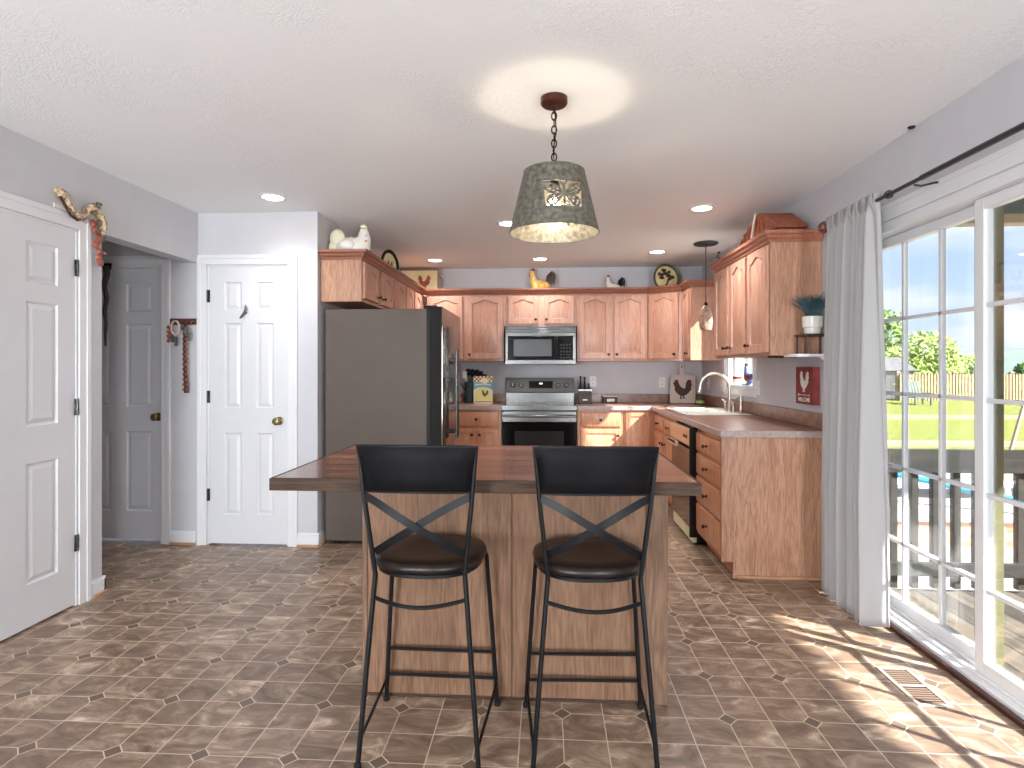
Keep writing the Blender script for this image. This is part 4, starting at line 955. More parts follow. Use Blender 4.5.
def rooster2d(s=1.0, ox=0, oz=0, flip=1):
    P = [(-.46, .74), (-.36, .84), (-.38, .95), (-.31, .89), (-.27, .99), (-.22, .89), (-.16, .95), (-.17, .82), (-.12, .68), (-.03, .55), (.08, .48), (.17, .52), (.19, .68), (.24, .84), (.34, .95), (.46, .93), (.52, .80), (.47, .80), (.52, .62), (.45, .60), (.47, .44), (.38, .34), (.30, .24), (.18, .16), (.09, .12), (.08, .02), (.15, -.03), (.0, -.03), (.02, .10), (-.05, .10), (-.06, .0), (-.01, -.05), (-.14, -.05), (-.11, .12), (-.23, .20), (-.34, .32), (-.39, .46), (-.35, .58), (-.41, .60), (-.40, .69)]
    P = [(x, z - .12) for x, z in P]
    return [(ox + flip * x * s, oz + z * s) for x, z in P]
# WELCOME sign on the right wall
MS = mapM((XR, 3.895, 1.185), -PI / 2)        # local x -> -y ; local -y -> -x
t = thing('wall_sign', 'red wooden box sign with white rooster and WELCOME lettering right of the counter', 'sign', MS @ Vector((0, 0, -.12)))
MB().box(-.125, .125, -.046, -.001, -.122, .122, MS).build('board', 'red', t, bevel=.002)
MB().prism(rooster2d(.135, 0, -.02), -.0475, -.046, 'XZ', MS).build('rooster_motif', 'white', t, smooth=0)
b = MB(); b.box(-.075, .075, -.0475, -.046, -.064, -.060, MS); b.prism([(-.085, -.052), (-.06, -.062), (-.085, -.072)], -.0475, -.046, 'XZ', MS); b.prism([(.085, -.054), (.06, -.062), (.085, -.070), (.075, -.062)], -.0475, -.046, 'XZ', MS)
b.build('arrow_line', 'white', t, smooth=0)
text_mb('WELCOME', .034, MS @ Matrix.Translation((0, -.047, -.094)) @ Matrix.Diagonal((1.05, 1, 1.15, 1))).build('lettering', 'white', t, smooth=0)
# white wall shelf, wooden riser and potted grass
t = thing('wall_shelf', 'small white shelf board mounted on the wall beside the three-door cabinet', 'shelf', (1.6, 3.65, 1.367))
MB().box(1.50, XR - .002, 3.545, 3.738, 1.367, 1.385).build('shelf_board', 'trim', t, bevel=.003)
MB().prism([(XR - .002, 1.366), (XR - .10, 1.366), (XR - .002, 1.29)], 3.56, 3.575, 'XZ').build('bracket', 'trim', t)
t = thing('plant_riser', 'small brown wooden riser standing on the white wall shelf under the plant', 'stand', (1.635, 3.64, 1.386))
MB().box(1.555, 1.715, 3.57, 3.71, 1.495, 1.508).build('riser_top', 'darkbrown', t, bevel=.002)
for x in (1.562, 1.70):
    for y in (3.577, 3.695): MB().box(x, x + .008, y, y + .008, 1.3865, 1.495).build('leg', 'darkbrown', t)
t = thing('potted_grass', 'blue-green ornamental grass in a white two-tier pot on the riser', 'potted plant', (1.633, 3.64, 1.509))
MB().lathe([(.001, 1.509), (.046, 1.509), (.05, 1.545), (.058, 1.55), (.06, 1.615), (.054, 1.617), (.05, 1.60), (.001, 1.60)], (1.633, 3.64, 0), 28).build('pot', 'white', t)
b = MB(); rg = random.Random(3)
for i in range(230):
    a = rg.random() * 2 * PI; r0 = rg.random() * .04; ln = .13 + rg.random() * .07; sp = rg.random() * .135
    x0_, y0_ = 1.633 + r0 * math.cos(a), 3.64 + r0 * math.sin(a)
    p = [(x0_ + sp * u * u * math.cos(a), y0_ + min(.095, sp * u * u) * math.sin(a), 1.60 + ln * (u - .22 * u * u)) for u in (0, .35, .7, 1)]
    b.tube(p, [.0022, .0022, .0016, .0004], 4)
b.build('grass_blades', 'grass_blue', t, smooth=0, fix=False)

# ------------------------------------------------------------------ curtain and rod
rx = 1.615; rz = 2.118
t = thing('curtain_rod', 'dark grey metal curtain rod with a round brown finial above the sliding door', 'curtain rod', (rx, 2.4, rz))
MB().tube([(rx, 1.0, rz), (rx, 2.58, rz)], .0125, 12).build('outer_tube', 'rod', t)
MB().tube([(rx, 2.58, rz), (rx, 3.42, rz)], .0095, 12).build('inner_tube', 'rod', t)
b = MB().ball((rx, 3.45, rz), (.034, .03, .034), 18, 12); b.build('finial', wood('finial_wood', (80, 44, 34), (116, 70, 54), 'Y'), t)
for y in (2.63, 1.2):
    b = MB(); b.tube([(rx, y, rz - .016), (rx + .03, y, rz - .02), (rx + .09, y, rz - .006), (XR - .006, y, rz - .006)], .005, 8); b.box(XR - .008, XR - .001, y - .01, y + .01, rz - .05, rz + .01)
    b.build('wall_bracket', 'rod', t)
b = MB().lathe([(.0135, -.008), (.019, -.008), (.019, .008), (.0135, .008)], (0, 0, 0), 16, 'Y', Mx=Matrix.Translation((rx, 2.82, rz)), closed=True); b.build('ring', 'rod', t)
# curtain: pocket on the rod, deep folds, spreading towards the hem
NU, NZ = 220, 46; vsn = []; fsn = []
for side in (0, 1):
    for j in range(NZ + 1):
        k = j / NZ; z = rz + .036 - (rz + .016) * k
        if k > .985: z = .02
        for i in range(NU + 1):
            u = i / NU
            yc0, yc1 = 2.915, 3.40                 # at the rod
            yb0, yb1 = 2.93, 3.46
            s_ = k ** .8; y = (yc0 + (yc1 - yc0) * u) * (1 - s_) + (yb0 + (yb1 - yb0) * u) * s_
            amp = (.010 + .052 * min(1, k * 1.4) ** .8) if k > .035 else .008
            ph = 2 * PI * (6.2 * u + .5 * math.sin(3.2 * u)); x = rx + amp * math.sin(ph + .8 * k) + .012 * math.sin(2.3 * ph + 2 * k) * (1 if k > .03 else .3) + .015 * k
            if k < .04: x = rx + .017 * math.cos(ph * .0) * (1 if side else -1) + .003 * math.sin(ph * 2)
            else: x += .0018 * (1 if side else -1); 
            y += .012 * math.cos(ph) * min(1, k * 3)
            vsn.append((min(x, XR - .03), y, z + (.006 * math.sin(3 * ph) if k < .01 else 0)))
KK = (NU + 1) * (NZ + 1)
for sd in (0, 1):
    for j in range(NZ):
        for i in range(NU):
            a = sd * KK + j * (NU + 1) + i; q = (a, a + 1, a + NU + 2, a + NU + 1); fsn.append(q if sd else q[::-1])
for i in range(NU): fsn.append((i, i + 1, KK + i + 1, KK + i)); a = NZ * (NU + 1) + i; fsn.append((a + 1, a, KK + a, KK + a + 1))
for j in range(NZ):
    for i in (0, NU): a = j * (NU + 1) + i; b_ = a + NU + 1; fsn.append((a, b_, KK + b_, KK + a))
cu = MB().add(vsn, fsn).build('curtain', 'fabricw', smooth=180)
tag(cu, 'long pale grey-white gathered curtain at the kitchen end of the sliding door', 'curtain')

# floor register
t = thing('floor_register', 'brown metal floor vent with a pale frame in the floor by the sliding door', 'floor vent', (1.49, 2.44, .001))
vm = plain('register_frame', (196, 182, 166), .4, .3)
b = MB(); b.box(1.425, 1.44, 2.295, 2.585, .0008, .006); b.box(1.54, 1.555, 2.295, 2.585, .0008, .006); b.box(1.44, 1.54, 2.295, 2.31, .0008, .006); b.box(1.44, 1.54, 2.57, 2.585, .0008, .006); b.box(1.44, 1.54, 2.436, 2.444, .0008, .006)
b.build('frame', vm, t, bevel=.001)
b = MB()
for k in range(16):
    y = 2.318 + k * .0163
    if abs(y - 2.44) > .008: b.box(1.442, 1.538, y, y + .005, .001, .0045)
b.build('louver', plain('register_louver', (128, 106, 92), .5, .1), t)
MB().box(1.441, 1.539, 2.311, 2.569, .0005, .001).build('opening_shade', plain('register_shade', (16, 12, 10), .9), t)  # flat near-black sheet, painted shade between the louvers

# ------------------------------------------------------------------ roosters and other figures
def hen(name, label, cat, c, h, rz_, body, comb='comb', tail='darkbrown', wattle='comb', wing=None, sit=False, tailup=1.0, patch=None):
    t = thing(name, label, cat, c); Mx = mapM(c, rz_) @ Matrix.Diagonal((h, h, h, 1))
    b = MB()
    path = [(.34, 0, .40), (.22, 0, .34), (.05, 0, .31), (-.12, 0, .35), (-.22, 0, .50), (-.25, 0, .68), (-.27, 0, .80), (-.29, 0, .86)]
    rad = [.06, .17, .22, .21, .15, .09, .075, .05]
    b.tube([tuple(p) for p in path], rad, 14, Mx=Mx, flat=(1, .8))
    b.lathe([(.001, 0), (.17, 0), (.19, .03), (.15, .08), (.12, .16), (.001, .2)], (0, 0, 0), 18, Mx=Mx)
    b.build('body', body, t, smooth=70)
    b = MB(); b.prism([(-.30, .86), (-.34, .92), (-.30, .91), (-.29, .99), (-.25, .93), (-.22, 1.0), (-.20, .93), (-.15, .95), (-.18, .87), (-.22, .84)], -.02, .02, 'XZ', Mx); b.build('comb', comb, t)
    b = MB(); b.ball((-.34, 0, .71), (.03, .02, .06), 8, 6, Mx); b.build('wattle', wattle, t)
    b = MB(); b.tube([(-.32, 0, .82), (-.41, 0, .79)], [.03, .004], 8, Mx=Mx); b.build('beak', 'orange', t)
    b = MB()
    for i in range(7):
        k = i / 6; a = .5 + 1.15 * k
        pts = [(.26, (k - .5) * .04, .36), (.26 + .16 * math.cos(a) + .06, (k - .5) * .08, .40 + .34 * tailup * math.sin(a) * .8), (.36 + .16 * math.cos(a * .6), (k - .5) * .1, .52 + .30 * tailup * math.sin(a * .9)), (.46 + .06 * math.cos(a), (k - .5) * .12, .34 + .36 * tailup * k)]
        b.tube(pts, [.05, .07, .065, .02], 8, Mx=Mx, flat=(1, .5))
    b.build('tail', tail, t, smooth=60)
    for sy in (-1, 1):
        b = MB(); b.ball((.06, sy * .15, .34), (.17, .05, .12), 10, 7, Mx); b.build('wing', wing or body, t)
    return t
t = thing('hen_figurine', 'large white ceramic hen with gold neck on the cabinet above the refrigerator', 'figurine', (-1.48, 4.30, UZ1 + .002))
MH = mapM((-1.48, 4.30, UZ1 + .002), math.radians(4))
b = MB(); b.tube([(-.10, 0, .11), (-.04, 0, .10), (.03, 0, .10), (.085, 0, .13), (.10, 0, .18), (.098, 0, .225), (.098, 0, .25)], [.05, .085, .095, .08, .052, .038, .028], 18, Mx=MH, flat=(1, .85)); b.lathe([(.001, 0), (.11, 0), (.12, .02), (.10, .06), (.001, .09)], (0, 0, 0), 22, Mx=MH); b.build('body', 'white', t, smooth=80)
b = MB(); b.ball((-.10, 0, .175), (.062, .045, .075), 16, 10, MH); b.ball((-.135, 0, .11), (.035, .035, .05), 10, 7, MH); b.build('tail', plain('hen_tail_cream', (226, 218, 190), .5, var=.08, scale=30, bump=.5, bscale=90), t, smooth=80)
b = MB()
for k in range(7): b.ball((.105 + .012 * math.sin(k * 2.1), -.042 + .004 * k, .135 + k * .014), (.018, .012, .014), 8, 6, MH)
b.build('gold_collar', 'orange', t)
b = MB(); b.prism([(.07, .262), (.08, .285), (.09, .27), (.10, .29), (.11, .268), (.12, .275), (.12, .255)], -.008, .008, 'XZ', MH); b.build('comb', 'cream', t)
b = MB(); b.tube([(.12, 0, .245), (.14, 0, .238)], [.01, .002], 8, Mx=MH); b.build('beak', 'orange', t)
for sy in (-1, 1): MB().ball((-.01, sy * .075, .115), (.06, .022, .04), 12, 8, MH).build('wing', 'white', t)
hen('rooster_figurine', 'yellow and orange ceramic rooster with dark tail on the cabinets above the microwave', 'figurine', (-.07, 6.36, UZ1 + .002), .31, 0, 'yellow', wing='orange', tail='darkbrown')
hen('rooster_figurine', 'small white rooster with black tail on the back cabinets, right of the yellow one', 'figurine', (.735, 6.36, UZ1 + .002), .225, 0, 'white', tail='blackm')
# tiny white figurine left corner
hen('hen_figurine', 'tiny white hen figurine between the black-rimmed plate and the rooster tray', 'figurine', (-1.41, 5.60, UZ1 + .002), .17, math.radians(90), 'white', tail='white', wing='white')
# black rimmed oval plate standing on left cabinets, leaning on the wall side
def leaning_plate(name, label, c, ra, rb, rz_, tilt, rimmat, facemat, rimw=.2):
    t = thing(name, label, 'decorative plate', c)
    Mx = mapM(c, rz_) @ Matrix.Rotation(-tilt, 4, 'X') @ Matrix.Translation((0, 0, rb)) @ Matrix.Diagonal((ra, 1, rb, 1))
    MB().lathe([(1 - rimw, -.004), (1 - rimw, -.008), (.98, -.018), (1.0, -.014), (.97, 0), (.6, .006), (.5, .006)], (0, 0, 0), 40, 'Y', Mx, closed=True).build('rim', rimmat, t)
    f = MB().lathe([(.001, -.006), (1 - rimw, -.006), (1 - rimw, .0), (.001, .0)], (0, 0, 0), 40, 'Y', Mx).build('plate_face', facemat, t)
    return t, Mx, f
t, Mx, f = leaning_plate('decorative_plate', 'oval black-rimmed plate with a rooster picture on the left cabinets', (-1.43, 5.22, UZ1 + .016), .135, .135, 1.25, .06, 'blackm', 'cream', .24)
MB().prism(rooster2d(.62, 0, -.28), -.008, -.0062, 'XZ', Mx).build('rooster_motif', 'olive', f, smooth=0)
t, Mx, f = leaning_plate('decorative_plate', 'round yellow plate with dark rooster motif on the corner cabinet', (1.30, 6.30, UZ1 + .016), .155, .155, .30, .10, plain('plate_rim_olive', (84, 80, 54), .4, var=.3, scale=30), 'platec', .16)
mt = MB(); rg = random.Random(9)
for k in range(9):
    a = -.3 + k * .42; r_ = .30 + .22 * (k % 2); s1 = .13 + .03 * (k % 3); c0, c1 = r_ * math.cos(a) - .05, r_ * math.sin(a) + .02
    mt.prism([(c0 + s1 * math.cos(q) * (1 + .3 * math.cos(3 * q + k)), c1 + s1 * .8 * math.sin(q)) for q in [2 * PI * i / 18 for i in range(18)]], -.008, -.0062, 'XZ', Mx)
mt.prism([(.22, -.05), (.10, -.42), (-.05, -.55), (-.16, -.46), (.0, -.38), (.08, -.05)], -.0082, -.0062, 'XZ', Mx)
mt.build('dark_motif', 'darkbrown', f, smooth=0)
# tray with rooster, standing in the left corner
MT = mapM((-1.42, 6.40, UZ1 + .002)) @ Matrix.Rotation(-.08, 4, 'X')
t = thing('serving_tray', 'cream rectangular tray with red rooster and metal handle in the far left corner', 'tray', (-1.42, 6.40, UZ1 + .002))
b = MB(); b.box(-.21, .21, -.008, .004, 0, .30, MT); tr = b.build('tray_board', 'cream', t, bevel=.003)
b = MB(); b.box(-.22, .22, -.022, .006, .296, .308, MT); b.box(-.225, -.205, -.022, .006, 0, .296, MT); b.box(.205, .225, -.022, .006, 0, .296, MT); b.build('tray_rim', plain('tray_rim_wood', (150, 120, 92), .5), t, bevel=.003)
b = MB(); b.tube([(.226, -.01, .215), (.262, -.01, .20), (.266, -.01, .12), (.236, -.01, .075), (.226, -.01, .075)], .004, 6, Mx=MT); b.build('handle', 'bronze', t)
MB().prism(rooster2d(.15, .06, .115, -1), -.0095, -.008, 'XZ', MT).build('rooster_motif', 'rust', tr, smooth=0)
# peaked wicker basket on the right cabinets
bc = (1.56, 4.08, UZ1 + .002)
t = thing('wicker_basket', 'reddish wicker basket with a peaked lid and pale cord on the right cabinets', 'basket', bc)
MB().prism([(3.82, UZ1 + .002), (4.40, UZ1 + .002), (4.46, UZ1 + .09), (3.78, UZ1 + .09)], 1.475, 1.66, 'YZ').build('basket_body', 'wicker', t, bevel=.01)
o = MB().prism([(3.75, UZ1 + .092), (4.50, UZ1 + .092), (4.46, UZ1 + .14), (4.20, UZ1 + .245), (4.10, UZ1 + .268), (4.00, UZ1 + .245), (3.80, UZ1 + .13)], 1.465, 1.67, 'YZ').build('peaked_lid', 'wicker', t, bevel=.012)
b = MB()
for k in range(9): b.tube([(1.462, 3.80 + k * .082, UZ1 + .094), (1.462, 3.86 + k * .066, UZ1 + .13 + .1 * math.sin(PI * (k + .5) / 9))], .007, 6)
b.build('wicker_ribs', 'wicker', o)
b = MB(); b.tube([(1.455, 4.10, UZ1 + .27), (1.448, 4.12, UZ1 + .20), (1.45, 4.155, UZ1 + .12), (1.455, 4.17, UZ1 + .03)], .009, 6); b.build('pale_cord', 'pinkw', o)
rg = random.Random(5)
bg2 = (1.50, 4.66, UZ1 + .002)
t = thing('greenery_bunch', 'small bunch of yellow-green leaves beside the wicker basket on the right cabinets', 'artificial plant', bg2)
b = MB()
for i in range(70):
    a = rg.random() * 2 * PI; r = rg.random() * .085; z = .01 + rg.random() * .10
    c_ = Vector(bg2) + Vector((r * math.cos(a) * .6, r * math.sin(a) * 1.6, z)); d_ = Vector((rg.random() - .5, rg.random() - .5, rg.random() * .6)).normalized() * .028; e_ = d_.cross(Vector((rg.random(), rg.random(), 1))).normalized() * .012
    b.add([c_ - d_, c_ + e_, c_ + d_, c_ - e_, c_ + Vector((0, 0, .003))], [(0, 1, 4), (1, 2, 4), (2, 3, 4), (3, 0, 4)])
b.build('leaves', 'green', t, smooth=0, fix=False)
b = MB()
for i in range(10):
    a = i * .63; b.tube([(bg2[0], bg2[1], bg2[2] + .003), (bg2[0] + .04 * math.cos(a), bg2[1] + .08 * math.sin(a), bg2[2] + .07)], .002, 5)
b.build('stems', 'green', t)
# small dark hooks screwed into the ceiling and wall
for x, y, lab in ((1.70, 5.04, 'small dark ceiling hook near the right wall, nearer of the two by the sink'), (1.69, 5.75, 'small dark ceiling hook near the right wall, farther of the two by the sink'), (1.725, 2.83, 'tiny dark hook base on the ceiling above the curtain rod')):
    t = thing('ceiling_hook', lab, 'hook', (x, y, 2.40))
    MB().lathe([(.001, 2.4395), (.016, 2.4395), (.014, 2.432), (.001, 2.432)], (x, y, 0), 14).build('hook_base', 'blackm', t)
    if y > 4: MB().tube([(x, y, 2.432), (x, y, 2.415), (x - .014, y, 2.405), (x - .016, y, 2.39), (x, y, 2.378), (x + .014, y, 2.388)], .004, 6).build('hook_arm', 'blackm', t)

# ------------------------------------------------------------------ things on the counters
CT = CZ1 + .0006
# cereal-style box with chick picture
t = thing('storybook_box', 'upright cardboard box with blue band, checked top and a chick drawing left of the range', 'box', (-.685, 6.30, CT))
Mk = mapM((-.685, 6.25, CT), -.03)
bx_ = MB().box(-.105, .105, 0, .05, 0, .30, Mk).build('carton', 'cream', t, bevel=.002)
MB().prism([(-.104, .15), (-.06, .175), (0, .185), (.06, .175), (.104, .15), (.104, .235), (-.104, .235)], -.0012, 0, 'XZ', Mk).build('blue_band', 'sky_blue', bx_, smooth=0)
MB().prism([(.095 * math.cos(a), .045 + .12 * math.sin(a)) for a in [PI * i / 20 for i in range(21)]], -.002, -.0012, 'XZ', Mk).build('yellow_field', 'lemon', bx_, smooth=0)
b = MB()
for i in range(10):
    for j in range(3):
        if (i + j) % 2 == 0: b.box(-.1 + i * .02, -.08 + i * .02, -.0012, 0, .24 + j * .02, .26 + j * .02, Mk)
b.build('check_border', 'rust', bx_, smooth=0)
MB().prism([(.02 + .045 * math.cos(a), .25 + .03 * math.sin(a)) for a in [2 * PI * i / 20 for i in range(20)]], -.0022, -.001, 'XZ', Mk).build('title_patch', 'cream', bx_, smooth=0)
b = MB(); b.prism(rooster2d(.075, .02, .085), -.0028, -.002, 'XZ', Mk); b.build('chick_motif', 'slot', bx_, smooth=0)
b = MB()
for i in range(9): b.box(-.085 + i * .02, -.072 + i * .02, -.0012, 0, .018, .028, Mk)
b.build('text_line', 'darkbrown', bx_, smooth=0)
b = MB()
for i in range(8): b.box(-.085 + i * .022, -.07 + i * .022, -.002, -.0012, .195 + .006 * math.sin(i * .45), .215 + .006 * math.sin(i * .45), Mk)
b.build('title_line', 'white', bx_, smooth=0)
# utensil crock
t = thing('utensil_crock', 'dark teal crock full of black cooking utensils behind the cardboard box', 'utensil holder', (-.84, 6.42, CT))
MB().lathe([(.001, CT), (.066, CT), (.072, CT + .02), (.072, CT + .22), (.07, CT + .235), (.062, CT + .22), (.06, CT + .02), (.001, CT + .015)], (-.84, 6.42, 0), 24).build('crock', 'teal', t)
rg = random.Random(11)
for i, (dx, ln, kd) in enumerate(((-.16, .10, 0), (-.07, .12, 1), (-.03, .15, 0), (.02, .14, 2), (.07, .14, 0), (.11, .12, 1), (.15, .09, 0))):
    b = MB(); top = (-.84 + dx, 6.42 - .02 + .01 * i % .03, CT + .235 + ln - .04); base_ = (-.84 + dx * .25, 6.42 + (i % 3 - 1) * .02, CT + .10)
    b.tube([base_, top], .006, 6)
    if kd == 0: b.ball(top, (.034, .012, .04), 10, 7)
    elif kd == 1: b.box(top[0] - .026, top[0] + .026, top[1] - .004, top[1] + .004, top[2] - .04, top[2] + .04)
    else:
        b.ball(top, (.03, .02, .045), 8, 6)
    b.build('utensil', 'blackm' if i != 1 else 'white', t)
# white edged picture / book leaning left of the crock
t = thing('book', 'thin white-edged cookbook standing upright between refrigerator and utensil crock', 'book', (-.975, 6.3, CT))
MB().box(-.985, -.962, 6.15, 6.32, CT, CT + .28).build('cover', 'white', t, bevel=.002)
MB().box(-.982, -.965, 6.155, 6.321, CT + .004, CT + .276).build('page_block', 'cream', t)
# bottle rack
t = thing('condiment_rack', 'dark wooden rack holding small black bottles right of the range', 'rack', (.425, 6.38, CT))
b = MB(); b.box(.352, .498, 6.32, 6.44, CT, CT + .10); b.box(.352, .36, 6.43, 6.44, CT + .1, CT + .26); b.box(.49, .498, 6.43, 6.44, CT + .1, CT + .18); b.box(.352, .498, 6.32, 6.326, CT + .10, CT + .135); b.box(.352, .498, 6.432, 6.44, CT + .1, CT + .17)
b.build('rack_body', 'darkbrown', t, bevel=.002)
MB().box(.352, .498, 6.318, 6.3198, CT + .138, CT + .158).build('wire_rail', 'steel', t)
MB().box(.40, .45, 6.3185, 6.3198, CT + .035, CT + .048).build('label_strip', 'white', t)
for i, (x, hh) in enumerate(((.378, .20), (.425, .19), (.47, .12))):
    o = MB().lathe([(.001, CT + .101), (.018, CT + .101), (.019, CT + .15), (.012, CT + .10 + hh * .62), (.008, CT + .10 + hh * .8), (.011, CT + .1 + hh), (.001, CT + .1 + hh)], (x, 6.375, 0), 12).build('bottle', 'blackm', None)
    tag(o, ('black pepper bottle with twisted neck, left in the dark rack', 'slim black bottle, middle of the dark rack', 'short black bottle, right end of the dark rack')[i], 'bottle', 'bottles in the dark rack')
t = thing('tin_box', 'small dark tin with a pale lid and white lettering on the right back counter', 'tin', (.705, 6.44, CT))
MB().box(.63, .785, 6.40, 6.49, CT, CT + .068).build('tin_body', 'darkbrown', t, bevel=.006)
MB().box(.625, .79, 6.395, 6.495, CT + .069, CT + .08).build('lid', 'pinkw', t, bevel=.003)
b = MB()
for i in range(5): b.box(.675 + i * .016, .686 + i * .016, 6.3985, 6.3998, CT + .02, CT + .05)
b.build('lettering', 'white', t)
# cutting board with rooster leaning in the corner
MC = mapM((1.50, 6.40, CT), .05) @ Matrix.Rotation(-.20, 4, 'X')
t = thing('cutting_board', 'pale handled cutting board with a dark rooster silhouette leaning against the back wall', 'cutting board', (1.53, 6.41, CT))
def rr(x0, x1, z0, z1, r, n=5):
    out = []
    for cx, cz, a0 in ((x1 - r, z1 - r, 0), (x0 + r, z1 - r, PI / 2), (x0 + r, z0 + r, PI), (x1 - r, z0 + r, 1.5 * PI)):
        out += [(cx + r * math.cos(a0 + PI / 2 * i / n), cz + r * math.sin(a0 + PI / 2 * i / n)) for i in range(n + 1)]
    return out
o1 = [(-.135, .0), (.115, .0), (.128, .02), (.148, .29), (.135, .31), (.035, .315), (.026, .335), (.026, .38), (.030, .41), (.018, .435), (0, .442), (-.018, .435), (-.030, .41), (-.026, .38), (-.026, .335), (-.035, .315), (-.115, .31), (-.128, .295), (-.150, .02)]
cbd = MB().prism(o1, -.018, 0, 'XZ', MC).build('board', 'pinkw', t, bevel=.003)
MB().lathe([(.001, -.0185), (.009, -.0185), (.009, -.0195), (.001, -.0195)], (0, 0, .405), 12, 'Y', MC).build('hanging_hole', 'darkbrown', cbd)
MB().prism(rooster2d(.215, -.01, .085), -.0198, -.0182, 'XZ', MC).build('rooster_motif', 'darkbrown', cbd, smooth=0)
# green candle jar
t = thing('candle_jar', 'small green jar candle with pale label beside the cutting board', 'candle', (1.635, 6.22, CT))
MB().lathe([(.001, CT), (.042, CT), (.045, CT + .01), (.045, CT + .065), (.04, CT + .07), (.001, CT + .068)], (1.635, 6.22, 0), 20).build('jar', plain('green_jar_glass', (70, 84, 56), .2), t)
MB().lathe([(.046, CT + .018), (.0465, CT + .018), (.0465, CT + .045), (.046, CT + .045)], (1.635, 6.22, 0), 20, closed=True).build('label_band', plain('jar_label', (168, 196, 120), .5), t)
# on the sink window sill
t = thing('ceramic_jar', 'round white jar with a red and black band on the sink window sill', 'jar', (1.79, 5.50, WZ0 + .031))
z = WZ0 + .031
MB().lathe([(.001, z), (.028, z), (.04, z + .02), (.042, z + .06), (.036, z + .085), (.001, z + .09)], (1.785, 5.50, 0), 18).build('jar_body', 'white', t)
MB().lathe([(.0425, z + .05), (.044, z + .055), (.043, z + .072), (.041, z + .072)], (1.785, 5.50, 0), 18, closed=True).build('painted_band', 'comb', t)
hen('rooster_figurine', 'blue and red rooster figurine on thin legs on the sink window sill', 'figurine', (1.775, 5.14, WZ0 + .031), .20, -PI / 2 + .3, plain('rooster_blue', (96, 110, 150), .5, var=.3), tail='comb', wing='comb')
b = MB(); b.box(1.77, 1.79, 5.25, 5.31, z, z + .012); b.box(1.772, 1.786, 5.33, 5.36, z, z + .015)
o = b.build('sill_trinket', 'slot', None, bevel=.002); tag(o, 'low grey trinket lying on the sink window sill between jar and rooster', 'ornament')

# ------------------------------------------------------------------ decorations on the left
# mosaic corner ornament over the casing of door_1 (wall x = XL, faces +x)
t = thing('wall_ornament', 'speckled beige and red rooster-shaped corner ornament above the left door casing', 'wall decoration', (XL, 3.05, 2.1))
ML = mapM((XL, 0, 0), PI / 2)
mid = [(2.845, 2.228), (2.872, 2.215), (2.90, 2.17), (2.935, 2.135), (2.975, 2.12), (3.01, 2.135), (3.035, 2.15)]
b = MB(); b.tube([(x, -.03, z_) for x, z_ in mid], [.026, .034, .026, .03, .034, .03, .022], 8, Mx=ML, flat=(.6, 1)); b.build('long_scroll', 'bone', t, smooth=50)
b = MB(); b.tube([(3.02, -.032, 2.16), (3.055, -.032, 2.19), (3.10, -.032, 2.18), (3.14, -.032, 2.14), (3.15, -.032, 2.09), (3.14, -.032, 2.06)], [.022, .034, .032, .028, .028, .018], 8, Mx=ML, flat=(.6, 1)); b.build('tail_scroll', 'bone', t, smooth=50)
b = MB()
for i, (x, z_, r) in enumerate(((3.10, 2.07, .022), (3.125, 2.03, .024), (3.10, 1.995, .022), (3.128, 1.96, .018), (3.12, 1.925, .018), (3.13, 1.90, .022), (3.08, 2.11, .02))): b.ball((x, -.03, z_), (r, .012, r * 1.1), 8, 6, ML)
b.build('flower_drop', 'rust', t, smooth=50)
b = MB(); rg = random.Random(4)
for i in range(26):
    k = rg.random(); x, z_ = (2.86 + .28 * k, 2.20 - .10 * math.sin(PI * min(1, k * 1.3)) + rg.random() * .03) if i < 16 else (3.09 + rg.random() * .06, 1.90 + rg.random() * .28)
    b.ball((x, -.044, z_), (.011, .006, .010), 7, 5, ML)
b.build('small_flowers', plain('ornament_flowers', (120, 96, 88), .5, var=.9, scale=60), t, smooth=50)
for pp in ([(2.86, -.031, 2.195), (2.89, -.031, 2.16), (2.93, -.031, 2.115), (2.975, -.031, 2.10)], [(3.05, -.033, 2.205), (3.105, -.033, 2.195), (3.15, -.033, 2.15), (3.158, -.033, 2.10)]): MB().tube(pp, .009, 6, Mx=ML).build('dark_outline', 'darkbrown', t)
MB().box(2.85, 3.13, -.0085, -.001, 2.135, 2.16, ML).build('mount_strip', 'trim', t)
# coat rack on the hall part of the pantry wall with hanging things
MP = mapM((0, YP, 0))
t = thing('coat_rack', 'small dark red key rack with hooks on the wall between hall door and pantry door', 'key rack', (-2.68, YP, 1.65))
MB().box(-2.765, -2.565, -.016, -.001, 1.62, 1.665, MP).build('rack_board', plain('rack_paint', (84, 44, 38), .6, var=.5, scale=60), t, bevel=.002)
b = MB()
for x in (-2.74, -2.70, -2.66, -2.62, -2.585): b.tube([(x, -.016, 1.645), (x, -.04, 1.64), (x, -.045, 1.625), (x, -.034, 1.615)], .004, 6, Mx=MP)
b.build('hook', 'brass', t)
def hang(name, label, cat, parts):
    t = thing(name, label, cat, parts[0][1]); 
    for pn, _, mb, mt_ in parts: mb.build(pn, mt_, t)
    return t
b1 = MB().tube([(-2.625, -.05, 1.62), (-2.63, -.048, 1.50), (-2.628, -.045, 1.30), (-2.62, -.042, 1.12)], [.014, .015, .017, .022], 8, Mx=MP, flat=(.4, 1.2))
t = thing('patterned_strap', 'long dark red and orange patterned strap hanging from the key rack', 'strap', (-2.625, YP - .05, 1.12))
b1.build('strap', 'darkbrown', t)
for k in range(13): MB().box(-2.642, -2.610, -.058, -.040, 1.135 + k * .037, 1.153 + k * .037, MP).build('woven_patch', 'rust', t)
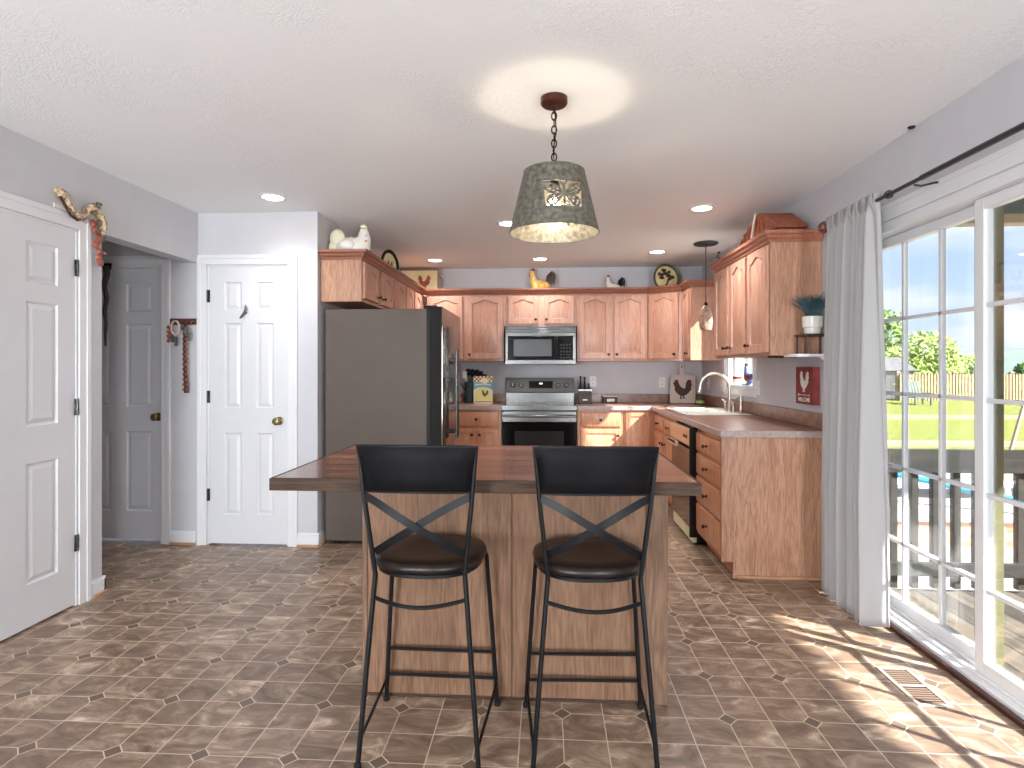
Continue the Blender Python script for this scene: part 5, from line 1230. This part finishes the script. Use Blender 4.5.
b1 = MB().tube([(-2.70 + .03 * math.cos(a), -.05, 1.595 + .05 * math.sin(a)) for a in [2 * PI * i / 16 for i in range(16)]], .007, 6, closed=True, Mx=MP)
b2 = MB(); b2.box(-2.73, -2.71, -.06, -.045, 1.49, 1.54, MP); b2.box(-2.70, -2.685, -.06, -.045, 1.46, 1.53, MP)
hang('key_ring', 'pale loop lanyard with keys hanging from the key rack', 'keys', [('lanyard', (-2.70, YP - .05, 1.46), b1, 'pinkw'), ('key', 0, b2, 'slot')])
b1 = MB(); rg = random.Random(2)
for i in range(12): b1.ball((-2.625 + rg.random() * .05 - .02, -.055, 1.60 - rg.random() * .09), (.014, .012, .018), 7, 5, MP)
hang('hanging_bundle', 'dark mottled bundle hanging at the top of the patterned strap', 'key fob', [('bundle', (-2.62, YP - .05, 1.5), b1, 'galv')])
b1 = MB()
for i in range(10): b1.ball((-2.755 + (i % 3) * .014, -.045, 1.60 - i * .011), (.012, .01, .014), 7, 5, MP)
hang('beaded_tassel', 'reddish tassel hanging at the left end of the key rack', 'tassel', [('tassel', (-2.745, YP - .045, 1.49), b1, 'rust')])
# dark braided rope hanging at the hall edge
b = MB(); pts = [(-3.235 + .012 * math.sin(k * .9) * (1 - k / 22), -.045, 2.05 - k * .028) for k in range(22)]
b.tube(pts, [.022 - .0007 * k for k in range(22)], 7, Mx=MP); 
t = thing('beaded_garland', 'dark speckled garland hanging on the hall door beside the left wall edge', 'garland', (-3.24, YP, 1.46))
b.build('garland_strand', plain('garland_speckle', (70, 62, 58), .6, var=.8, scale=120), t)
MB().box(-3.26, -3.21, -.03, -.019, 2.03, 2.075, MP).build('hanger', 'blackm', t)
MB().box(-3.26, -3.21, -.03, .07, 2.066, 2.075, MP).build('over_door_hook', 'blackm', t)
# small hook on the pantry door
t = thing('door_hook', 'small bird-shaped grey metal hook on the upper middle of the pantry door', 'hook', (-2.20, YP, 1.70))
MB().tube([(-2.195, -.004, 1.76), (-2.19, -.018, 1.725), (-2.20, -.022, 1.70), (-2.22, -.02, 1.675), (-2.235, -.012, 1.665)], [.005, .008, .009, .008, .004], 8, Mx=MP).build('hook_body', 'slot', t)
MB().tube([(-2.195, -.02, 1.70), (-2.175, -.028, 1.705)], [.008, .004], 6, Mx=MP).build('wing', 'slot', t)
MB().box(-2.21, -2.18, -.004, -.001 + .006, 1.745, 1.785, MP).build('pad', 'plastic', t, bevel=.001)

# ------------------------------------------------------------------ outside: deck, porch, yard
DZ = -.05
b = MB().box(1.90, 4.4, -1.0, 3.66, DZ - .04, DZ).build('deck_floor', 'deck', None, smooth=0, at=(0, 0, DZ)); struct(b)
struct(MB().box(1.90, 4.4, 3.62, 3.66, DZ - .24, DZ - .04).build('deck_rim_board', 'railw', None, smooth=0))
t = thing('deck_railing', 'dark weathered wooden deck railing with square balusters outside the door', 'railing', (3.1, 3.6, DZ))
MB().box(1.93, 4.38, 3.585, 3.62, .672, .812).build('top_rail', 'railw', t, bevel=.003)
MB().box(1.93, 4.38, 3.575, 3.61, .055, .135).build('bottom_rail', 'railw', t, bevel=.003)
xb = 1.98
while xb < 3.75:
    MB().box(xb - .02, xb + .02, 3.611, 3.65, -.03, .672 if xb > 9 else .80).build('baluster', 'railw', t, bevel=.002); xb += .122
MB().box(4.30, 4.39, 3.62, 3.71, DZ - .04, .9).build('rail_post', 'railw', t, bevel=.003)
# porch roof with post
t = thing('porch_roof', 'olive painted porch roof beam and post covering the deck outside the door', 'porch', (2.9, 1.5, DZ))
MB().box(1.93, 2.0, 2.64, 2.72, DZ + .001, 2.33).build('post', 'olive', t, bevel=.003)
MB().box(1.90, 3.6, 3.56, 3.65, 2.155, 2.21).build('front_beam', 'sunboard', t, bevel=.003)
MB().box(1.90, 3.6, 3.56, 3.66, 2.211, 2.33).build('fascia', 'teal', t, bevel=.003)
MB().box(1.90, 3.6, -1.2, 3.70, 2.34, 2.40).build('roof_deck', 'olive', t)
for k in range(7): MB().box(1.90, 3.58, -.9 + k * .66, -.855 + k * .66, 2.22, 2.339).build('joist', 'olive', t)
# exterior ground: terraced yard
def ground(name, x0, x1, y0, y1, z0, z1, mat, n=24, amp=0.0, label=None, cat=None):
    vs_ = []; fs = []
    for j in range(n + 1):
        for i in range(n + 1):
            x = x0 + (x1 - x0) * i / n; y = y0 + (y1 - y0) * j / n
            vs_.append((x, y, z0 + (z1 - z0) * j / n + amp * noise.noise(Vector((x * .2, y * .2, 0)))))
    for j in range(n):
        for i in range(n): a = j * (n + 1) + i; fs.append((a, a + 1, a + n + 2, a + n + 1))
    o = MB().add(vs_, fs).build(name, mat, None, smooth=80, at=(0, 0, 0)); o['kind'] = 'structure'; return o
ground('ground_patio', 1.95, 40, -6, 8.3, -1.12, -1.12, 'paver', 4)
ground('ground_concrete', 1.95, 40, 8.3, 13.5, -1.0, -1.0, 'concrete', 4)
ground('lawn', -5, 80, 13.5, 34, -1.0, -.42, 'lawn', 40, .06)
ground('ground_far', -80, 260, 33.8, 260, -.5, -1.5, 'lawn', 30, .4)
o = MB().box(2.0, 30, 8.15, 8.32, -1.12, -.78).build('retaining_wall', 'brick', None); tag(o, 'low brick retaining wall across the yard below the deck', 'garden wall')
o = MB().box(2.0, 30, 8.10, 8.36, -.778, -.73).build('retaining_wall_cap', 'concrete', None, bevel=.01); tag(o, 'pale stone cap along the top of the low brick garden wall', 'wall cap')
for (y, lab) in ((14.0, 'pale timber edging across the lawn, nearest of the three'), (17.0, 'pale timber edging across the middle of the lawn'), (24.0, 'pale timber edging across the lawn, farthest, by the fence')):
    zz = -1.0 + .58 * (y - 13.5) / 20.5
    o = MB().box(3, 60, y, y + .22, zz - .1, zz + .14).build('timber_edging', 'sunboard', None, bevel=.01); tag(o, lab, 'garden edging', 'timber edgings in the lawn')
# pool items seen between balusters
t = thing('pool_noodle', 'bright blue foam tube lying on the pale concrete beyond the garden wall', 'foam tube', (8, 9.8, -.95))
MB().tube([(5.9, 10.4, -.5), (6.6, 10.0, -.62), (7.2, 9.7, -.75), (7.9, 9.3, -.86)], .055, 10).build('foam_body', 'blue', t)
t = thing('garden_lounger', 'white padded garden lounger on the concrete behind the deck balusters', 'garden lounger', (6.8, 10.6, -1.0))
MB().box(5.7, 8.2, 10.5, 11.3, -.78, -.66).build('cushion', 'gardenw', t, bevel=.04)
MB().add([(5.7, 10.5, -.66), (5.7, 11.3, -.66), (5.2, 11.3, -.1), (5.2, 10.5, -.1), (5.78, 10.5, -.6), (5.78, 11.3, -.6), (5.3, 11.3, -.05), (5.3, 10.5, -.05)], [(0, 1, 2, 3), (4, 7, 6, 5), (0, 4, 5, 1), (3, 2, 6, 7), (0, 3, 7, 4), (1, 5, 6, 2)]).build('backrest', 'gardenw', t, bevel=.02)
for x in (5.85, 8.05):
    for y in (10.56, 11.2): MB().box(x, x + .06, y, y + .06, -.999, -.78).build('leg', 'gardenw', t)
t = thing('patio_table', 'white garden table on the concrete, seen right of the olive post', 'garden table', (10.2, 10.8, -1.0))
MB().box(9.0, 11.4, 10.2, 11.4, -.30, -.25).build('table_top', 'gardenw', t, bevel=.01)
for x in (9.1, 11.2):
    for y in (10.3, 11.25): MB().box(x, x + .08, y, y + .08, -.999, -.30).build('leg', 'gardenw', t)
# picket fence
t = thing('picket_fence', 'long pale wooden picket fence at the far edge of the lawn', 'fence', (30, 33, -.5))
n_ = 0; x = 19.5; rails = MB().box(19.4, 46, 33.06, 33.12, .05, .17).box(19.4, 46, 33.06, 33.12, .72, .84); rails.build('rail', 'sunboard', t)
pk = MB(); cnt = 0
while x < 46:
    q = MB().prism([(x, -.46), (x + .105, -.46), (x + .105, .98), (x + .052, 1.05), (x, .98)], 33.0, 33.05, 'XZ')
    if cnt < 96: q.build('picket', 'sunboard', t, smooth=0)
    else: pk.v and None; pk.add(q.v, q.f)
    cnt += 1; x += .165
o = pk.build('pickets', 'sunboard', t, smooth=0); o['kind'] = 'stuff'
for x in (19.4, 22.4, 25.4, 28.4, 31.4, 34.4, 37.4):
    b = MB().box(x, x + .2, 33.08, 33.28, -.5, 1.08); b.add([(x - .03, 33.05, 1.08), (x + .23, 33.05, 1.08), (x + .23, 33.31, 1.08), (x - .03, 33.31, 1.08), (x + .1, 33.18, 1.2)], [(0, 1, 4), (1, 2, 4), (2, 3, 4), (3, 0, 4), (3, 2, 1, 0)]); b.build('fence_post', 'sunboard', t)
# slanted garden pole
o = MB().tube([(11.6, 15.2, -1.0), (12.3, 15.6, .38)], .045, 8).build('garden_pole', 'sunboard', None); tag(o, 'thin pale pole leaning in the middle of the lawn', 'pole')
# shed
t = thing('garden_shed', 'small white garden shed at the left end of the picket fence behind the curtain edge', 'shed', (21, 35, -.4))
MB().box(18.2, 20.9, 34.2, 37.2, -.5, 1.2).build('walls', 'shed', t)
MB().prism([(34.0, 1.2), (37.4, 1.2), (35.7, 2.0)], 18.0, 21.1, 'YZ').build('roof', 'shedroof', t)
MB().box(19.4, 20.3, 34.15, 34.2, -.4, .9).build('shed_door', 'shedroof', t)
t = thing('adirondack_chair', 'grey-green slatted garden chair on the lawn in front of the shed', 'garden chair', (18.7, 30.5, -.5))
gm = plain('garden_chair_paint', (92, 108, 98), .7)
cx, cy, cz = 18.9, 30.4, -.55
MB().box(cx - .35, cx + .35, cy - .35, cy + .35, cz + .38, cz + .44).build('seat', gm, t)
for k in range(5): MB().add([(cx - .34 + k * .14, cy + .3, cz + .4), (cx - .24 + k * .14, cy + .3, cz + .4), (cx - .24 + k * .15, cy + .62, cz + 1.2), (cx - .36 + k * .15, cy + .62, cz + 1.2), (cx - .34 + k * .14, cy + .34, cz + .4), (cx - .24 + k * .14, cy + .34, cz + .4), (cx - .24 + k * .15, cy + .66, cz + 1.2), (cx - .36 + k * .15, cy + .66, cz + 1.2)], [(0, 1, 2, 3), (4, 7, 6, 5), (0, 4, 5, 1), (3, 2, 6, 7), (0, 3, 7, 4), (1, 5, 6, 2)]).build('back_slat', gm, t)
for sx in (-1, 1):
    MB().box(cx + sx * .38 - .05, cx + sx * .38 + .05, cy - .4, cy + .35, cz + .6, cz + .64).build('arm', gm, t)
    MB().box(cx + sx * .38 - .03, cx + sx * .38 + .03, cy - .36, cy - .28, cz, cz + .6).build('leg', gm, t); MB().box(cx + sx * .38 - .03, cx + sx * .38 + .03, cy + .26, cy + .34, cz, cz + .6).build('leg', gm, t)
# trees
def tree(label, c, blobs, seed, mat='leaf', leaf=.22, nleaf=2600, name='tree'):
    rg = random.Random(seed); t = thing(name, label, 'tree' if name == 'tree' else 'shrub', c)
    b = MB(); tot = sum(r[3] ** 2 for r in blobs)
    for (bx, by, bz, r) in blobs:
        for i in range(int(nleaf * r * r / tot)):
            d_ = Vector((rg.gauss(0, 1), rg.gauss(0, 1), rg.gauss(0, 1))).normalized(); rr_ = r * (.55 + .5 * rg.random() ** .5) * (1 + .22 * noise.noise(d_ * 2.4 + Vector((bx, by, bz))))
            p = Vector((c[0] + bx, c[1] + by, c[2] + bz)) + Vector((d_.x * rr_, d_.y * rr_, d_.z * rr_ * .85))
            u = Vector((rg.gauss(0, 1), rg.gauss(0, 1), rg.gauss(0, 1))).normalized(); v = u.orthogonal().normalized()
            s_ = leaf * (.6 + .8 * rg.random()); b.add([p - u * s_, p + v * s_ * .55, p + u * s_, p - v * s_ * .55], [(0, 1, 2, 3)])
    b.build('crown', mat, t, smooth=0, fix=False)
    tk = MB(); top = max(z_[2] for z_ in blobs)
    tk.tube([(c[0], c[1], c[2]), (c[0] + .1, c[1], c[2] + top * .5), (c[0], c[1], c[2] + top)], [.05 * top + .03, .035 * top + .02, .02], 8)
    for (bx, by, bz, r) in blobs: tk.tube([(c[0], c[1], c[2] + top * .3), (c[0] + bx, c[1] + by, c[2] + bz)], [.02 * top + .02, .01], 6)
    tk.build('trunk', 'bark', t); return t
tree('tall loose-leaved tree behind the shed at the left of the glass door', (27.2, 48, -.8), [(0, 0, 4.6, 1.5), (-1.0, 0, 3.1, 1.8), (1.4, 0, 2.2, 1.5), (.3, 0, 6.0, .9)], 1, 'leaf', .20, 2400)
tree('wide rounded green tree behind the picket fence left of the middle muntin', (25.2, 40, -.8), [(-1.3, 0, 2.2, 1.5), (.2, 0, 3.2, 1.6), (1.2, 0, 1.9, 1.3), (-.3, -.5, 1.2, 1.6)], 2, 'leafl', .16, 4600)
tree('low pale bushy tree behind the fence nearest the door stile', (31.9, 45.5, -.8), [(-.3, 0, 2.1, 1.3), (.9, 0, 1.3, 1.1), (-1.0, 0, 1.2, 1.2)], 3, 'leafl', .16, 3000)
tree('small dark green tree beyond the fence at the right edge of the glass', (33.0, 40.5, -.8), [(-.6, 0, 1.9, .9), (.6, 0, 1.9, 1.0), (1.9, 0, 1.5, 1.2)], 4, 'leaf', .15, 2200)
tree('leafy bush beyond the fence right of the olive post', (29.9, 36.6, -.6), [(0, 0, .9, .8), (1.2, 0, .8, .8), (-1.0, 0, .8, .7)], 6, 'leafl', .13, 1600)
# distant hill
vs_ = []; fs = []
for i in range(61):
    x = 40 + i * 9
    h_ = 16 + 4.5 * math.sin(i * .13 + 2.2) + 1.5 * noise.noise(Vector((i * .3, 0, 0)))
    if i < 12: h_ *= i / 12
    for j, (y, k) in enumerate(((250, 0), (285, .55), (330, .95), (370, 1.0), (430, .4))): vs_.append((x, y, -2 + (h_ + 2) * k + (noise.noise(Vector((x * .03, y * .03, 1))) * 1.2 if k else 0)))
for i in range(60):
    for j in range(4): a = i * 5 + j; fs.append((a, a + 5, a + 6, a + 1))
o = MB().add(vs_, fs).build('hill', 'hill', None, smooth=80, at=(0, 0, 0)); struct(o)
